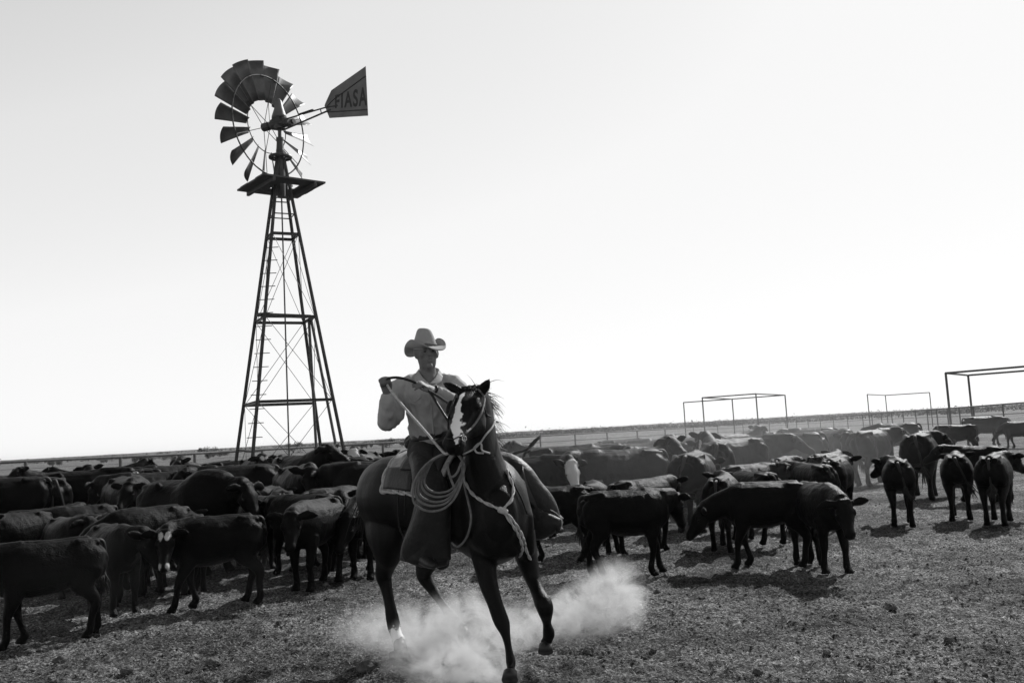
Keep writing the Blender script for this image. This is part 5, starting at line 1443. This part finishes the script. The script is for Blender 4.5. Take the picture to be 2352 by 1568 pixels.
for i, (px, py, s_, lab) in enumerate([
    (1603, 1452, .040, 'rounded dark clod alone on the open ground right of the raised hoof'),
    (1353, 1494, .042, 'lumpy clod at the right foot of the dust cloud'),
    (1195, 1480, .030, 'small clod between the two front legs of the horse'),
    (2044, 1397, .055, 'large lumpy clod out on the right of the open ground'),
    (828, 1327, .040, 'pale clod behind the left hind hock of the horse'),
    (748, 1340, .034, 'clod among the shadows under the calf left of the horse'),
    (490, 1518, .052, 'clod on bare ground below the shadow of the left calves'),
    (137, 1520, .050, 'clod near the bottom left corner below the nearest calf'),
    (290, 1544, .048, 'clod at the bottom edge, left of the horse shadow'),
    (1509, 1353, .036, 'pale lump on the ground under the broadside calf'),
    (1409, 1276, .036, 'pale clod between the legs of the broadside calf'),
    (702, 1470, .026, 'little clod left of the dust near the hind hoof'),
    (920, 1522, .085, 'broad scuffed clod in the shadow just below the hind hoof'),
    (840, 1545, .060, 'torn clod at the edge of the horse shadow'),
    (1480, 1496, .030, 'one of the small clods in a short row at the right of the dust'),
    (1500, 1488, .026, 'small clod at the far end of the short row by the dust'),
    (640, 1432, .026, 'little clod on the pale ground between dust and left calves'),
    (1900, 1500, .028, 'clod near the bottom right on rough ground'),
    (2180, 1470, .030, 'clod near the right edge on rough ground'),
    (1740, 1540, .032, 'clod at the bottom edge right of centre')]):
    clod(px, py, s_, lab, i+1)

# ------------------------------------------------------------------ dust in the air
def dust(name, label, blobs, dens, nscale, aniso=.45, step=1.0, lo=.42, hi=.72, floor=0.0, distort=.4):
    """blobs: (centre, radii, weight): closed box round them, density from soft ellipsoids broken up by noise"""
    mnv = Vector((min(c.x-r[0] for c, r, w in blobs), min(c.y-r[1] for c, r, w in blobs), -.02))
    mxv = Vector((max(c.x+r[0] for c, r, w in blobs), max(c.y+r[1] for c, r, w in blobs), max(c.z+r[2] for c, r, w in blobs)))
    mb = MB(); mb.box((mnv+mxv)/2, mxv-mnv)
    m = bpy.data.materials.new(name+'_air'); m.use_nodes = True
    n, l = m.node_tree.nodes, m.node_tree.links; n.clear()
    out = n.new('ShaderNodeOutputMaterial'); pv = n.new('ShaderNodeVolumePrincipled')
    pv.inputs['Color'].default_value = (.93, .93, .93, 1); pv.inputs['Anisotropy'].default_value = aniso
    l.new(pv.outputs[0], out.inputs['Volume'])
    tc = n.new('ShaderNodeTexCoord'); acc = None
    for c, r, w in blobs:
        mp = n.new('ShaderNodeVectorMath'); mp.operation = 'SUBTRACT'; l.new(tc.outputs['Object'], mp.inputs[0]); mp.inputs[1].default_value = c
        dv = n.new('ShaderNodeVectorMath'); dv.operation = 'DIVIDE'; l.new(mp.outputs[0], dv.inputs[0]); dv.inputs[1].default_value = r
        le = n.new('ShaderNodeVectorMath'); le.operation = 'LENGTH'; l.new(dv.outputs[0], le.inputs[0])
        mr = n.new('ShaderNodeMapRange'); mr.interpolation_type = 'SMOOTHSTEP'
        mr.inputs[1].default_value = 1.0; mr.inputs[2].default_value = 0.15; mr.inputs[3].default_value = 0; mr.inputs[4].default_value = w
        l.new(le.outputs['Value'], mr.inputs[0])
        if acc is None: acc = mr.outputs[0]
        else:
            ad = n.new('ShaderNodeMath'); ad.operation = 'ADD'; l.new(acc, ad.inputs[0]); l.new(mr.outputs[0], ad.inputs[1]); acc = ad.outputs[0]
    nz_ = n.new('ShaderNodeTexNoise'); nz_.inputs['Scale'].default_value = nscale; nz_.inputs['Detail'].default_value = 7; nz_.inputs['Roughness'].default_value = .68; nz_.inputs['Distortion'].default_value = distort
    l.new(tc.outputs['Object'], nz_.inputs['Vector'])
    m2 = n.new('ShaderNodeMapRange'); m2.inputs[1].default_value = lo; m2.inputs[2].default_value = hi; m2.inputs[3].default_value = floor; m2.inputs[4].default_value = 1
    l.new(nz_.outputs['Fac'], m2.inputs[0])
    mu = n.new('ShaderNodeMath'); mu.operation = 'MULTIPLY'; l.new(acc, mu.inputs[0]); l.new(m2.outputs[0], mu.inputs[1])
    m3 = n.new('ShaderNodeMath'); m3.operation = 'MULTIPLY'; l.new(mu.outputs[0], m3.inputs[0]); m3.inputs[1].default_value = dens
    l.new(m3.outputs[0], pv.inputs['Density'])
    m.cycles.volume_step_rate = step
    o = mb.build(name, m); tag(o, label, 'dust', kind='stuff'); return o
A = at
dust('dust_cloud', 'bright backlit dust kicked up round the hooves of the turning horse', [
    (A(1060, 1542, 6.35), (.46, .48, .27), 1.3), (A(1000, 1492, 6.8), (.50, .50, .32), .9), (A(940, 1462, 7.45), (.55, .45, .36), .6), (A(850, 1448, 7.8), (.46, .45, .26), .32),
    (A(1075, 1450, 7.0), (.55, .5, .38), .6), (A(1190, 1448, 7.4), (.50, .55, .30), .4), (A(1290, 1430, 7.6), (.50, .55, .34), .5), (A(1375, 1405, 7.8), (.45, .45, .40), .8), (A(1420, 1365, 8.0), (.34, .4, .38), .65)],
    20.0, 4.4, step=.3, lo=.44, hi=.78, distort=1.6)
dust('herd_dust', 'thin dust hanging among the packed cattle right of the rider', [
    (A(1480, 1100, 14.0), (3.2, 1.6, 1.6), 1.0), (A(1700, 1060, 18.5), (4.5, 4.0, 1.9), 1.0), (A(1840, 1050, 23), (5, 5, 2.0), .6), (A(1350, 1060, 19), (4, 4, 1.6), .6), (A(2150, 1010, 36), (9, 7, 2.2), .22)],
    .035, .35, step=1.2, lo=.2, hi=.75, floor=.25)
dust('herd_dust', 'thin dust about the feet of the left calves', [
    (A(250, 1330, 9.3), (1.0, .5, .55), 1.0), (A(500, 1330, 9.6), (1.0, .5, .40), .7), (A(90, 1350, 8.2), (.8, .5, .4), .5)],
    .07, 1.6, step=.8, lo=.3, hi=.75, floor=.1)
# the air itself
mb = MB(); mb.box((0, 2150, 6.2), (12400, 5000, 15.0))
m = bpy.data.materials.new('dusty_air'); m.use_nodes = True
n, l = m.node_tree.nodes, m.node_tree.links; n.clear()
out = n.new('ShaderNodeOutputMaterial'); pv = n.new('ShaderNodeVolumePrincipled'); pv.inputs['Color'].default_value = (.92, .92, .92, 1); pv.inputs['Density'].default_value = 0.00012; pv.inputs['Anisotropy'].default_value = .3
l.new(pv.outputs[0], out.inputs['Volume'])
o = mb.build('haze', m); tag(o, 'pale dusty air over the whole plain', 'haze', kind='stuff')
